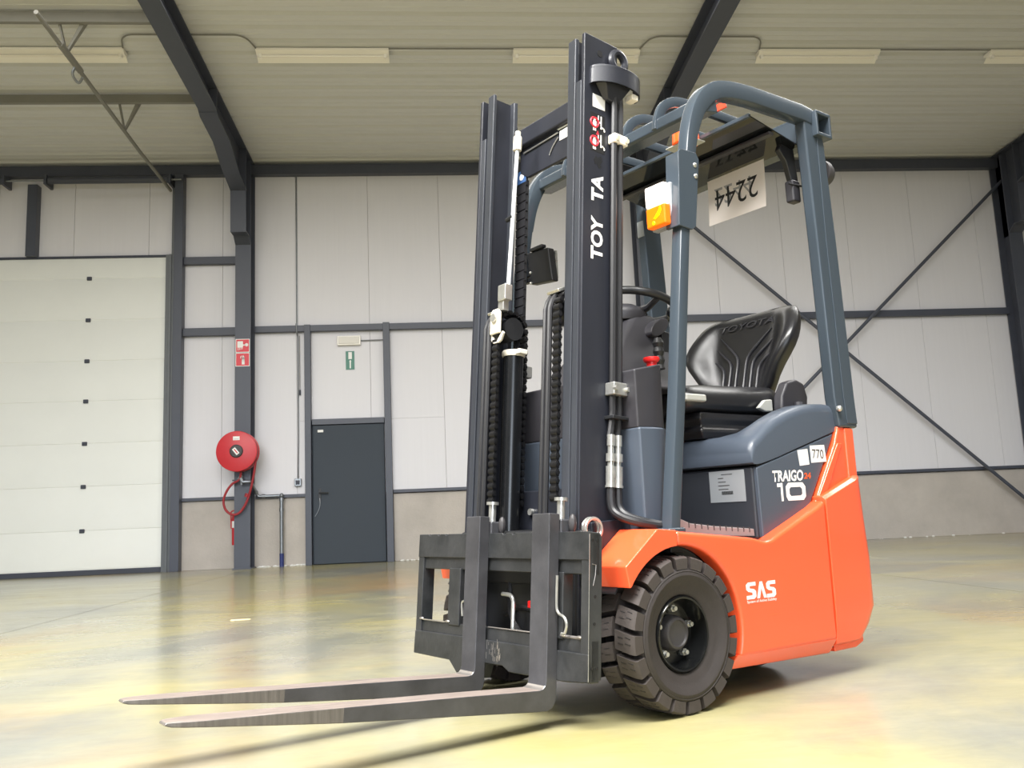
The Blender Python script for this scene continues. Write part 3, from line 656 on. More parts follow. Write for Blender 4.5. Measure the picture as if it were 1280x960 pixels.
for body, b0, wd in (('TOY', 1.413, 0.150), ('TA', 1.617, 0.096)):
    text('mast_lettering', body, M['text'], FK, (0.193, YW, b0), (0, 0, 1), (1, 0, 0), 0.053, wd, shear=0.0, bold=0.035, xf=MX)

# ---- lift cylinder, pulleys, hoses and chains
for s, y0 in ((-1, -0.185), (1, 0.165)):
    yh, ycn = y0, y0+0.042
    if s > 0: yh, ycn = 0.160, 0.200
    ac, bc, rp = 0.226, 1.262, 0.062
    ra = rp+0.006
    for k, dy in enumerate((-0.011, 0.011)):
        path = [(ac+ra+0.006, yh+dy, 0.585), (ac+ra+0.003, yh+dy, bc)]
        path += [(ac+ra*math.cos(t), yh+dy, bc+ra*math.sin(t)) for t in [math.pi*q/14 for q in range(1, 14)]]
        path += [(ac-ra, yh+dy, bc), (ac-ra, yh+dy, 0.60)]
        part(MM().tube(path, 0.0095, 8), 'mast_hose', 'hose')
    part(MM().tube([(ac, yh-0.022, bc), (ac, ycn+0.022, bc)], rp-0.020, 24), 'hose_pulley', 'black')
    part(MM().hexa([(ac+0.02, yh-0.024, bc+0.07), (ac+0.055, yh-0.024, bc+0.055), (ac+0.055, ycn+0.0, bc+0.055), (ac+0.02, ycn+0.0, bc+0.07), (ac+0.024, yh-0.024, bc+0.082), (ac+0.062, yh-0.024, bc+0.065), (ac+0.062, ycn, bc+0.065), (ac+0.024, ycn, bc+0.082)]), 'hose_clip', 'zinc', 0.003)
    # front strand of the lift chain, link by link
    ch = part(MM().box(ac+rp-0.004, ac+rp+0.004, ycn-0.014, ycn+0.014, 0.62, bc), 'lift_chain', 'chain')
    lk = MB(); lk.prism([(-0.006, -0.0118), (0.002, -0.0118), (0.006, -0.009), (0.0085, -0.004), (0.0085, 0.004), (0.006, 0.009), (0.002, 0.0118), (-0.006, 0.0118)], 'y', -0.015, 0.015)
    lk.cyl((0, -0.0175, 0), (0, 0.0175, 0), 0.0075, 10)
    lme = lk.mesh('chain_link', M['chain'])
    nb = 25
    for k in range(nb):
        b = 0.635+k*(bc-0.635)/(nb-1)
        p = MX((ac+rp, ycn, b)); inst('chain_link', lme, p, ch, (0, -TA, 0))
    for k in range(1, 7):
        t = math.pi*k/7; p = MX((ac+rp*math.cos(t), ycn, bc+rp*math.sin(t))); inst('chain_link', lme, p, ch, (0, -TA-t, 0))
    for k in range(nb):
        b = 0.635+k*(bc-0.635)/(nb-1)
        p = MX((ac-rp, ycn, b)); inst('chain_link', lme, p, ch, (0, -TA, 0))
# lift cylinder in the left half of the mast (camera side of the right-hand rail)
cy = part(MM().cyl((0.215, -0.135, 0.24), (0.215, -0.135, 1.160), 0.037, 22), 'lift_cylinder', 'blackgloss')
part(MM().lathe([(0.0, 0.0), (0.040, 0.0), (0.043, 0.006), (0.043, 0.016), (0.040, 0.022), (0.0, 0.024)], (0.215, -0.135, 1.160), 'z', 22, closed=False), 'cream_cap', 'cream', parent=cy)
part(MM().box(0.195, 0.235, -0.105, -0.075, 1.163, 1.182), 'cream_stud', 'cream', 0.004, parent=cy)
part(MM().prism([(-0.178, 1.235), (-0.160, 1.205), (-0.150, 1.20), (-0.120, 1.20), (-0.108, 1.205), (-0.092, 1.232), (-0.10, 1.24), (-0.128, 1.212), (-0.142, 1.212), (-0.168, 1.243)], 'x', 0.286, 0.296), 'yoke_bracket', 'cream', 0.003, parent=cy)
part(MM().prism([(-0.163, 1.232), (-0.105, 1.232), (-0.105, 1.31), (-0.12, 1.325), (-0.15, 1.325), (-0.163, 1.31)], 'x', 0.294, 0.306), 'yoke_plate', 'cream', 0.005, parent=cy)
part(MM().cyl((0.304, -0.133, 1.29), (0.316, -0.133, 1.29), 0.016, 10), 'yoke_bolt', 'zinc', parent=cy)
part(MM().box(0.262, 0.288, -0.142, -0.108, 1.32, 1.365), 'grey_clamp', 'zinc', 0.003, parent=cy)
part(MM().box(0.262, 0.296, -0.135, -0.088, 1.355, 1.415), 'grey_clamp', 'zinc', 0.004, parent=cy)
rodp = part(MM().cyl((0.268, -0.108, 1.40), (0.225, -0.135, 1.975), 0.0078, 14), 'piston_rod', 'chrome')
part(MM().cyl((0.2255, -0.135, 1.968), (0.2245, -0.135, 2.022), 0.0165, 10), 'rod_end_nut', 'cream', parent=rodp)
part(MM().cyl((0.224, -0.135, 2.02), (0.224, -0.135, 2.045), 0.011, 10), 'rod_end_stud', 'cream', parent=rodp)
part(MM().tube([(0.25, -0.155, 1.685), (0.248, -0.118, 1.69)], 0.009, 8), 'rod_clip', 'black', parent=rodp)
# rear leaf chain
rc = part(MM().box(0.122, 0.128, -0.262, -0.198, 1.88, 1.955), 'leaf_chain', 'black', label='black leaf chain beside the piston rod')
part(MM().box(0.1285, 0.1295, -0.258, -0.202, 1.895, 1.948), 'blue_square_sticker', mat('blue_label_print', rgb(60, 92, 140), 0.5), parent=rc)
m = MM(); m.cyl((0.1295, -0.23, 1.9215), (0.1302, -0.23, 1.9215), 0.014, 12); part(m, 'white_dot_print', 'white', parent=rc)
lk = MB(); lk.box(-0.006, 0.006, -0.028, 0.028, -0.014, 0.014); lk.box(-0.005, 0.004, -0.032, 0.032, 0.014, 0.019)
lme2 = lk.mesh('chain_link', M['hose'])
for k in range(26):
    b = 1.865-k*0.0355; p = MX((0.125, -0.23+0.0003*k, b)); inst('chain_link', lme2, p, rc, (0, -TA, 0))
part(MM().box(0.116, 0.120, -0.262, -0.198, 0.95, 1.90), 'chain_backing', 'ink', parent=rc)
part(MM().box(0.11, 0.145, -0.185, -0.155, 1.10, 1.145), 'limit_switch', 'zinc', 0.005)

# ---- hydraulic hoses outside the left rail
for k, (aa, yy) in enumerate(((0.160, 0.330), (0.134, 0.331))):
    part(MM().tube(crom([(aa+0.01, yy, 2.07), (aa, yy, 1.99), (aa, yy, 1.85), (aa, yy, 1.4), (aa, yy, 0.98), (aa, yy, 0.90), (aa+0.012-0.004*k, yy, 0.82)], 4), 0.0115, 8), 'hydraulic_hose', 'hose')
    h = MM()
    for b0, b1, r in ((0.80, 0.835, 0.013), (0.775, 0.80, 0.0105), (0.75, 0.775, 0.016), (0.735, 0.75, 0.011), (0.675, 0.735, 0.016), (0.668, 0.675, 0.018)):
        h.cyl((aa+0.01-0.004*k, yy+0.004, b0), (aa+0.01-0.004*k, yy+0.004, b1), r, 12)
    tag(part(h, 'hose_coupling', 'zinc'), kind='stuff')
    e0 = MX((aa+0.01-0.004*k, yy+0.004, 0.67))
    part(MB().tube(crom([e0, (e0[0]+0.004, e0[1]+0.004, 0.62), (e0[0]-0.005, e0[1]+0.03, 0.590), (e0[0]-0.05, e0[1]+0.068, 0.568), (-0.02-0.02*k, 0.425, 0.553)], 5), 0.0135, 10), 'hydraulic_hose', 'hose')
cl = part(MM().box(0.115, 0.178, 0.312, 0.356, 0.963, 1.005), 'hose_clamp', 'zinc', 0.004)
for aa in (0.172, 0.122): part(MM().cyl((aa, 0.35, 0.984), (aa, 0.366, 0.984), 0.008, 8), 'clamp_bolt', 'zinc', parent=cl)
cl = part(MM().box(0.108, 0.172, 0.312, 0.346, 1.838, 1.872), 'hose_clamp', 'cream', 0.004)
for aa in (0.16, 0.118): part(MM().cyl((aa, 0.344, 1.855), (aa, 0.354, 1.852), 0.008, 8), 'clamp_bolt', 'cream', parent=cl)
part(MM().box(0.112, 0.18, 0.31, 0.355, 0.885, 0.897), 'hose_band', 'black', 0.003)

# ---- fork carriage
part(MM().prism([(-0.466, 0.52), (-0.466, 0.44), (-0.466, 0.40), (0.467, 0.40), (0.467, 0.52)], 'x', 0.333, 0.366), 'carriage_bar', 'carriage', 0.004)
m = MM()
xs_ = [-0.466, -0.40, -0.385, -0.34, -0.325, -0.29, -0.275, 0.05, 0.065, 0.10, 0.115, 0.30, 0.315, 0.467]
tp = []
for i, yv in enumerate(xs_): tp.append((yv, 0.5215 if (i//2) % 2 == 0 else 0.5165))
tp2 = []
for i in range(len(xs_)-1): tp2 += [(xs_[i]+0.001, 0.5215 if i % 2 == 0 else 0.516), (xs_[i+1]-0.001, 0.5215 if i % 2 == 0 else 0.516)]
m.prism([(-0.466, 0.441)]+tp2+[(0.467, 0.441)], 'x', 0.364, 0.376)
part(m, 'carriage_lip', 'carriage', 0.002)
part(MM().prism([(-0.466, 0.222), (-0.47, 0.102), (-0.234, 0.0995), (-0.19, 0.062), (-0.05, 0.062), (-0.03, 0.109), (0.066, 0.111), (0.10, 0.095), (0.36, 0.0975), (0.467, 0.105), (0.467, 0.222)], 'x', 0.333, 0.366), 'carriage_bar', 'carriage', 0.004)
part(MM().prism([(-0.466, 0.183), (-0.469, 0.104), (-0.236, 0.1015), (-0.19, 0.066), (-0.05, 0.066), (-0.03, 0.112), (0.066, 0.113), (0.10, 0.098), (0.36, 0.0995), (0.467, 0.107), (0.467, 0.183)], 'x', 0.364, 0.376), 'carriage_lip', 'carriage', 0.003)
for y0, y1 in ((-0.466, -0.431), (0.431, 0.467)):
    ep = part(MM().prism([(0.325, 0.505), (0.335, 0.52), (0.374, 0.52), (0.374, 0.105), (0.325, 0.112)], 'y', y0, y1), 'carriage_end_plate', 'carriage', 0.003)
    if y1 > 0:
        for bb, aa in ((0.497, 0.364), (0.497, 0.345), (0.145, 0.362), (0.145, 0.343), (0.405, 0.342), (0.34, 0.352), (0.265, 0.354)):
            part(MM().cyl((aa, 0.4668, bb), (aa, 0.4682, bb), 0.0048, 10), 'bolt_hole', 'ink', parent=ep)
        m = MM(); m.tube([(0.364, 0.4675, 0.43), (0.350, 0.4675, 0.428), (0.352, 0.4675, 0.40), (0.36, 0.4675, 0.37)], 0.0012, 4); part(m, 'weld_trace', 'weld', parent=ep)
        part(MM().tube([(0.3745, 0.4668, 0.515), (0.3745, 0.4668, 0.11)], 0.0010, 5), 'weld_trace', 'zinc', parent=ep)
for y0, y1 in ((-0.262, -0.192), (0.315, 0.350)): part(MM().box(0.333, 0.372, y0, y1, 0.215, 0.405), 'carriage_upright', 'carriage', 0.003)
for s in (1, -1): part(MM().prism([(0.185, 0.13), (0.335, 0.11), (0.335, 0.53), (0.30, 0.56), (0.185, 0.56)], 'y', 0.195*s-0.010, 0.195*s+0.010), 'roller_bracket', 'mast', 0.004)
part(MM().box(0.20, 0.22, -0.19, 0.19, 0.16, 0.44), 'gap_dark_sheet', 'ink')  # black sheet stands in for the shade behind the carriage gap
for yv in (-0.43, -0.26, 0.352, 0.425): part(MM().ball((0.372, yv, 0.226), 0.007, 1, 1.5, 0.7, 8, 6), 'weld_bead', 'weld')
part(MM().tube([(0.372, -0.425, 0.2235), (0.372, -0.275, 0.2235)], 0.0022, 5), 'weld_trace', 'weld')
part(MM().tube([(0.3655, 0.33, 0.2235), (0.3655, 0.425, 0.2235)], 0.005, 6), 'weld_trace', 'weld')
part(MM().tube([(0.3685, -0.025, 0.2235), (0.3685, 0.23, 0.2235)], 0.0022, 5), 'weld_trace', 'weld')
m = MM()
for k in range(26):
    yy = -0.02+random.random()*0.075; b0 = 0.12+random.random()*0.05; m.box(0.3762, 0.3766, yy, yy+0.0015, b0, b0+random.uniform(0.008, 0.03))
tag(part(m, 'paint_scratches', 'weld'), kind='stuff')
part(MM().tube(fillet([(0.31, 0.03, 0.215), (0.31, 0.03, 0.325), (0.31, -0.03, 0.327)], 0.045, 6), 0.0072, 10), 'silver_hose_pipe', 'zinc')
part(MM().tube(crom([(0.385, 0.338, 0.395), (0.385, 0.338, 0.31), (0.385, 0.348, 0.288), (0.385, 0.372, 0.278), (0.385, 0.384, 0.258), (0.385, 0.376, 0.235), (0.385, 0.362, 0.232)], 6), 0.0042, 8), 'fork_latch_wire', 'zinc')
part(MM().tube(crom([(0.385, -0.118, 0.39), (0.385, -0.118, 0.32), (0.385, -0.135, 0.302), (0.385, -0.155, 0.292), (0.385, -0.15, 0.25)], 6), 0.0042, 8), 'fork_latch_wire', 'zinc')
part(MM().box(0.25, 0.27, 0.05, 0.12, 0.285, 0.31), 'red_valve_cap', 'redplastic', 0.005)
part(MM().tube(crom([(0.26, -0.08, 0.26), (0.26, 0.0, 0.285), (0.26, 0.12, 0.28)], 4), 0.010, 8), 'carriage_hose', 'hose')
part(MM().tube(crom([(0.26, -0.05, 0.40), (0.27, -0.045, 0.30), (0.27, -0.02, 0.24), (0.27, 0.03, 0.20)], 4), 0.009, 8), 'carriage_hose', 'hose')

# ---- tilt bracket between mast and fender
tb = part(MB().prism([(0.20, 0.575), (0.10, 0.58), (-0.02, 0.565), (-0.02, 0.535), (0.08, 0.53), (0.20, 0.47)], 'y', 0.318, 0.334), 'tilt_bracket', 'mast', 0.004)
for q in (0.0, 0.014): part(MB().tube([(0.214+0.032*math.cos(t), 0.345+q, 0.556+0.032*math.sin(t)) for t in [2*math.pi*k/24 for k in range(24)]], 0.005, 8, closed=True), 'chrome_ring', 'zinc', parent=tb)

# ---- forks
for y0, y1 in ((-0.105, -0.0265), (0.249, 0.332)):
    ym = (y0+y1)/2; hw = (y1-y0)/2
    pairs = [((0.374, 0.575), (0.414, 0.575)), ((0.374, 0.10), (0.414, 0.098)), ((0.374, 0.06), (0.417, 0.086)), ((0.377, 0.040), (0.424, 0.079)), ((0.388, 0.024), (0.436, 0.0755)), ((0.405, 0.0165), (0.448, 0.075)), ((0.44, 0.0165), (0.46, 0.075)), ((0.70, 0.024), (0.70, 0.0738)), ((1.045, 0.0335), (1.045, 0.0706)), ((1.20, 0.041), (1.20, 0.069)), ((1.38, 0.0505), (1.38, 0.066)), ((1.42, 0.052), (1.42, 0.0655)), ((1.45, 0.0535), (1.447, 0.0648)), ((1.464, 0.057), (1.460, 0.0635))]
    def hwid(a): return hw if a < 1.36 else hw*(1-0.45*min(1, (a-1.36)/0.1)**2)
    m = MM()
    m.loft([[(o_[0], ym-hwid(i_[0]), o_[1]), (o_[0], ym+hwid(i_[0]), o_[1]), (i_[0], ym+hwid(i_[0]), i_[1]), (i_[0], ym-hwid(i_[0]), i_[1])] for o_, i_ in pairs])
    o = part(m, 'fork', 'fork', 0.003)
    for nm in ('forktop', 'weld', 'forkground'): o.data.materials.append(M[nm])
    up_ = Vector(MX((0, 0, 1)))
    for p in o.data.polygons:
        d = p.normal.dot(up_)
        if d > 0.97 and p.center.x > 0.43: p.material_index = 1
        elif 0.3 < d <= 0.97 and p.center.z < 0.2: p.material_index = 2
        elif p.center.x > 1.04: p.material_index = 3
    pn = part(MM().cyl((0.345, ym+0.012, 0.555), (0.345, ym+0.012, 0.618), 0.0125, 14), 'locking_pin', 'zinc', parent=o)
    part(MM().cyl((0.345, ym+0.012, 0.616), (0.345, ym+0.012, 0.626), 0.021, 16), 'pin_head', 'zinc', parent=o)
    part(MM().box(0.325, 0.372, ym-0.035, ym+0.045, 0.50, 0.56), 'fork_hook', 'fork', 0.006, parent=o)
    part(MM().ball((0.335, ym+0.055, 0.548), 0.018, 0.7, 0.7, 1.6, 10, 8), 'pin_handle', 'darkhub', parent=o)

# ---- wheels
def make_wheel(xc, side, name, r=0.232, wdt=0.172, lab=None):
    # side +1: outer face towards +y at y = 0.5
    yo = 0.508; c = (xc, 0, r)
    def F(p): return (p[0], p[1]*side, p[2])
    tyre = [(0.112, yo-0.036), (0.116, yo-0.027), (0.124, yo-0.022), (0.138, yo-0.019), (0.152, yo-0.013), (0.164, yo-0.005), (0.174, yo-0.001), (0.184, yo-0.003), (0.194, yo-0.012), (0.197, yo-0.022), (0.197, yo-wdt+0.022), (0.194, yo-wdt+0.012), (0.160, yo-wdt+0.002), (0.118, yo-wdt+0.012), (0.112, yo-wdt+0.03)]
    t = part(MB(F).lathe(tyre, c, 'y', 64), name, 'rubber', label=lab)
    part(MB(F).lathe([(0.183, yo-0.0055), (0.186, yo-0.002), (0.190, yo-0.0045), (0.190, yo-0.012)], c, 'y', 64), 'sidewall_rim_line', 'rubber', parent=t)
    # tread lugs: two staggered rows of blocks with shoulders
    def lugs(y_c, y_o, sgn, ph, n=20, nm='tread_lug'):
        prof = [(0.195, y_c), (0.2315, y_c), (0.2318, y_c+(y_o-y_c)*0.75), (0.228, y_o-0.004*sgn), (0.224, y_o), (0.192, y_o+0.004*sgn*0), (0.192, y_o-0.02*sgn)]
        pr = 2*math.pi/n; wd = pr*0.755; secs_me = MB()
        def P(rr, yy, a): return (rr*math.cos(a), yy, rr*math.sin(a))
        secs = []
        for q in range(4):
            sec = []
            for rr, yy in prof:
                skew = 0.22*pr*(abs(yy-y_c)/abs(y_o-y_c))
                sec.append(P(rr, yy*side, -wd/2+wd*q/3-skew))
            secs.append(sec)
        secs_me.loft(secs)
        me = secs_me.mesh(nm, M['tread'])
        for k in range(n):
            inst(nm, me, (c[0], 0, c[2]), t, (0, -(ph+k*pr), 0))
        # sipes on the blocks: fine dark cuts
        sp = MB()
        for q in (-0.18, 0.14):
            a = wd*q
            ya, yb2 = y_c+(y_o-y_c)*0.18, y_c+(y_o-y_c)*0.46
            yc2, yd = y_c+(y_o-y_c)*0.58, y_c+(y_o-y_c)*0.84
            for u0, u1 in ((ya, yb2), (yc2, yd)):
                sp.hexa([P(0.226, u0*side, a-0.003), P(0.226, u1*side, a-0.003-0.05*pr), P(0.226, u1*side, a+0.003-0.05*pr), P(0.226, u0*side, a+0.003), P(0.2324, u0*side, a-0.003), P(0.2324, u1*side, a-0.003-0.05*pr), P(0.2324, u1*side, a+0.003-0.05*pr), P(0.2324, u0*side, a+0.003)])
        sme = sp.mesh('tread_sipe', M['ink'])
        for k in range(n):
            o = inst('tread_sipe', sme, (c[0], 0, c[2]), t, (0, -(ph+k*pr), 0)); o['kind'] = 'stuff'
    lugs(yo-0.080, yo-0.004, 1, 0.03)
    lugs(yo-0.092, yo-wdt+0.004, -1, 0.03+math.pi/20)
    # rim
    rm = part(MB(F).lathe([(0.114, yo-0.034), (0.114, yo-0.026), (0.109, yo-0.020), (0.104, yo-0.021), (0.101, yo-0.034), (0.097, yo-0.060), (0.090, yo-0.075), (0.060, yo-0.078), (0.0, yo-0.078), (0.0, yo-0.10), (0.113, yo-0.10)], c, 'y', 48, closed=False), 'wheel_rim', 'rim', ang=40)
    part(MB(F).lathe([(0.054, yo-0.078), (0.052, yo-0.055), (0.046, yo-0.046), (0.040, yo-0.044), (0.037, yo-0.050), (0.032, yo-0.052), (0.0, yo-0.052)], c, 'y', 32, closed=False), 'hub_cap', 'darkhub', parent=rm)
    for k in range(5):
        a = math.radians(92+72*k); x, z = c[0]+0.073*math.cos(a), c[2]+0.073*math.sin(a)
        m = MB(F); m.cyl((x, yo-0.080, z), (x, yo-0.060, z), 0.0115, 6); m.cyl((x, yo-0.062, z), (x, yo-0.050, z), 0.007, 10)
        part(m, 'wheel_nut', 'zinc', parent=rm)
        part(MB(F).cyl((x, yo-0.080, z), (x, yo-0.074, z), 0.0165, 14), 'nut_washer', 'rim', parent=rm)
make_wheel(-0.012, 1, 'tyre', lab='near front tyre with deep staggered tread lugs')
make_wheel(-0.012, -1, 'tyre', lab='far front tyre glimpsed through the fork carriage')
# steered rear wheels under the counterweight
for yv in (0.10, -0.10):
    o = part(MB().lathe([(0.06, -0.06), (0.16, -0.06), (0.185, -0.045), (0.19, 0.0), (0.185, 0.045), (0.16, 0.06), (0.06, 0.06)], (-0.80, yv, 0.19), 'y', 40), 'steer_tyre', 'rubber')
    part(MB().cyl((-0.80, yv-0.05, 0.19), (-0.80, yv+0.05, 0.19), 0.07, 20), 'wheel_hub', 'darkhub', parent=o)

# ---- chassis and orange body
part(MB().box(-0.70, 0.235, -0.315, 0.315, 0.11, 0.50), 'chassis', 'black', 0.01)
part(MB().box(0.02, 0.24, -0.33, 0.33, 0.38, 0.555), 'mast_mount', 'black', 0.01)
m = MB(); m.cyl((0.0, -0.47, 0.232), (0.0, 0.40, 0.232), 0.06, 20); part(m, 'drive_axle', 'black')
for s in (1, -1):
    F = (lambda s_: (lambda p: (p[0], p[1]*s_, p[2])))(s)
    A_ = lambda d: (-0.006+0.262*math.cos(math.radians(d)), 0.232+0.262*math.sin(math.radians(d)))
    arch = [A_(d) for d in range(202, 87, -5)]
    poly = [(0.002, 0.541), (-0.02, 0.537), (-0.355, 0.503), (-0.42, 0.489), (-0.455, 0.493), (-0.492, 0.507), (-0.725, 0.592), (-0.777, 0.617), (-0.777, 0.130)]+arch+[(0.002, A_(88)[1])]
    part(MB(F).prism(poly, 'y', 0.435, 0.5), 'side_panel', 'orange', 0.014, seg=3)
    poly = [A_(d) for d in range(36, 87, 5)]+[(0.004, A_(87)[1])]+[(0.004, 0.5415), (0.086, 0.549), (0.226, 0.446), (0.214, 0.384)]
    part(MB(F).prism(poly, 'y', 0.335, 0.5), 'fender', 'orange', 0.020, seg=3)
    part(MB(F).hexa([(-0.225, 0.40, 0.092), (-0.777, 0.40, 0.078), (-0.777, 0.462, 0.082), (-0.225, 0.462, 0.096), (-0.238, 0.40, 0.14), (-0.777, 0.40, 0.135), (-0.777, 0.499, 0.135), (-0.238, 0.499, 0.142)]), 'sill', 'orange', 0.004)
    part(MB(F).box(-0.80, -0.30, 0.30, 0.44, 0.10, 0.50), 'battery_box', 'black')
    al = MB(F)
    ar = [(0.258*math.cos(math.radians(d)), 0.232+0.258*math.sin(math.radians(d))) for d in range(215, 30, -8)]
    ar2 = [(p[0]*0.98, 0.232+(p[1]-0.232)*0.98) for p in ar]
    for i in range(len(ar)-1):
        al.hexa([(ar[i][0], 0.31, ar[i][1]), (ar[i+1][0], 0.31, ar[i+1][1]), (ar[i+1][0], 0.445, ar[i+1][1]), (ar[i][0], 0.445, ar[i][1]), (ar[i][0]*1.02, 0.31, 0.232+(ar[i][1]-0.232)*1.02), (ar[i+1][0]*1.02, 0.31, 0.232+(ar[i+1][1]-0.232)*1.02), (ar[i+1][0]*1.02, 0.445, 0.232+(ar[i+1][1]-0.232)*1.02), (ar[i][0]*1.02, 0.445, 0.232+(ar[i][1]-0.232)*1.02)])
    part(al, 'wheel_arch_liner', 'black')
    # rear corner columns of the counterweight
    m = MB(F)
    def crn(xf_, xr, y0, y1, z, rc=0.075, n=5):
        P = [(xf_, y0, z), (xf_, y1, z)]
        for k in range(n+1):
            t = math.pi/2*k/n
            P.append((xr+rc-rc*math.sin(t), y1-rc+rc*math.cos(t), z))
        P.append((xr, y0, z)); return P
    m.loft([crn(-0.762, -1.080, 0.33, 0.463, 0.58), crn(-0.778, -1.078, 0.33, 0.463, 0.612), crn(-0.930, -1.066, 0.33, 0.463, 0.825), crn(-0.955, -1.064, 0.34, 0.462, 0.875), crn(-0.96, -1.062, 0.35, 0.460, 0.893)])
    part(m, 'counterweight_corner', 'orange', 0.008)
    part(MB(F).prism([(-0.786, 0.626), (-0.832, 0.626), (-0.968, 0.826), (-0.938, 0.826)], 'y', 0.460, 0.4695), 'raised_rib', 'orange', 0.006, seg=3)
# counterweight block
def plan(xf_, xr, yh, z, rc=0.11, n=7, zf=None):
    P = [(xf_, -yh), (xf_, yh)]
    for k in range(n+1):
        t = math.pi/2*k/n; P.append((xr+rc-rc*math.sin(t), yh-rc+rc*math.cos(t)))
    for k in range(n+1):
        t = math.pi/2*k/n; P.append((xr+rc-rc*math.cos(t), -yh+rc-rc*math.sin(t)))
    return [(x, y, z if zf is None else zf(x)) for x, y in P]
sl = lambda x: 0.617+(-0.782-x)*0.33
sl2 = lambda x: 0.629+(-0.782-x)*0.33
part(MB().loft([plan(-0.782, -0.955, 0.44, 0.088, 0.06), plan(-0.782, -0.985, 0.49, 0.115, 0.07), plan(-0.782, -1.055, 0.497, 0.165, 0.10), plan(-0.782, -1.100, 0.5, 0.225), plan(-0.782, -1.102, 0.5, 0.40), plan(-0.782, -1.088, 0.5, 0.55), plan(-0.782, -1.080, 0.5, 0, zf=sl), plan(-0.782, -1.068, 0.484, 0, zf=sl2)]), 'counterweight', 'orange', 0.006)
part(MB().prism([(-0.80, 0.30), (-0.98, 0.30), (-0.985, 0.10), (-0.935, 0.084), (-0.80, 0.084)], 'y', 0.30, 0.468), 'counterweight_foot', 'orange', 0.004)
part(MB().box(-1.05, -0.99, -0.47, 0.47, 0.60, 0.885), 'counterweight_panel', 'orange', 0.01)
part(MB().box(-0.790, -0.770, -0.47, 0.47, 0.10, 0.60), 'body_seam', 'ink')

# ---- battery hood
HX = [(-0.450, 0.792, 0.800, 0.752), (-0.458, 0.818, 0.830, 0.748), (-0.472, 0.838, 0.848, 0.746), (-0.50, 0.853, 0.856, 0.750), (-0.545, 0.885, 0.857, 0.760), (-0.60, 0.915, 0.857, 0.774), (-0.68, 0.945, 0.857, 0.797), (-0.76, 0.966, 0.857, 0.819), (-0.84, 0.977, 0.857, 0.841), (-0.92, 0.980, 0.857, 0.863), (-1.00, 0.976, 0.857, 0.885)]
secs = []
for x, zs_, zc_, zb_ in HX:
    half = [(0.20, zc_), (0.27, zc_+(zs_-zc_)*0.12), (0.32, zc_+(zs_-zc_)*0.45), (0.35, zc_+(zs_-zc_)*0.80), (0.375, zs_), (0.424, zs_-0.003), (0.440, zs_-0.010), (0.4485, zs_-0.024), (0.450, zs_-0.038), (0.450, zb_)]
    ring_ = [(x, -y, z) for y, z in half[::-1]]+[(x, y, z) for y, z in half]
    secs.append(ring_)
part(MB().loft(secs), 'battery_hood', 'bluegrey', 0.0, ang=50)
part(MB().prism([(-0.478, 0.742), (-0.95, 0.873), (-0.95, 0.862), (-0.478, 0.731)], 'y', -0.443, 0.443), 'hood_gap_shade', 'ink')  # dark strip set in for the shaded gap below the hood
for s in (1, -1):
    F = (lambda s_: (lambda p: (p[0], p[1]*s_, p[2])))(s)
    part(MB(F).prism([(-0.470, 0.735), (-0.945, 0.8635), (-0.912, 0.815), (-0.748, 0.588), (-0.62, 0.54), (-0.49, 0.490), (-0.476, 0.495)], 'y', 0.36, 0.4495), 'battery_side_cover', 'bluegrey', 0.005)
fp = part(MB().box(-0.52, -0.462, -0.43, 0.436, 0.49, 0.738), 'battery_cover', 'darkpanel', 0.008)
part(MB().box(-0.4615, -0.4605, 0.245, 0.402, 0.622, 0.732), 'data_plate', 'label', parent=fp)
for k, (yy, wd) in enumerate(((0.30, 0.05), (0.285, 0.025), (0.285, 0.035), (0.285, 0.05), (0.285, 0.044))):
    part(MB().box(-0.4604, -0.4600, yy, yy+wd, 0.718-k*0.013, 0.7205-k*0.013), 'plate_print', 'darkhub', parent=fp)
m = MB()
for k in range(14): m.box(-0.4604, -0.4600, 0.298+k*0.0036, 0.298+k*0.0036+0.0018+0.0012*(k % 2), 0.648, 0.660)
tag(part(m, 'plate_barcode', 'ink', parent=fp), kind='stuff')
# foot plate and ribbed mat
part(MB().prism([(-0.04, 0.512), (-0.47, 0.478), (-0.47, 0.46), (-0.04, 0.47)], 'y', -0.43, 0.43), 'foot_plate', 'black', 0.003)
mt_ = part(MB().prism([(-0.085, 0.577), (-0.14, 0.558), (-0.25, 0.545), (-0.455, 0.528), (-0.458, 0.502), (-0.25, 0.512), (-0.14, 0.524), (-0.085, 0.536)], 'y', -0.42, 0.43), 'ribbed_foot_mat', 'mat_rubber', 0.003)
for k in range(11):
    x = -0.13-0.030*k; z = 0.541-0.0285*(min(1, (k*0.030)/0.11)*0.42+max(0, (k*0.03-0.11))*2.6)
    z = 0.5405 if k == 0 else 0.540-(0.012*min(1, (-x-0.14)/0.11) if -x < 0.25 else 0.012+(-x-0.25)*0.078)
    part(MB().box(x-0.002, x+0.002, -0.42, 0.4308, z+0.004, z+0.0205), 'mat_rib', 'darkhub', parent=mt_)

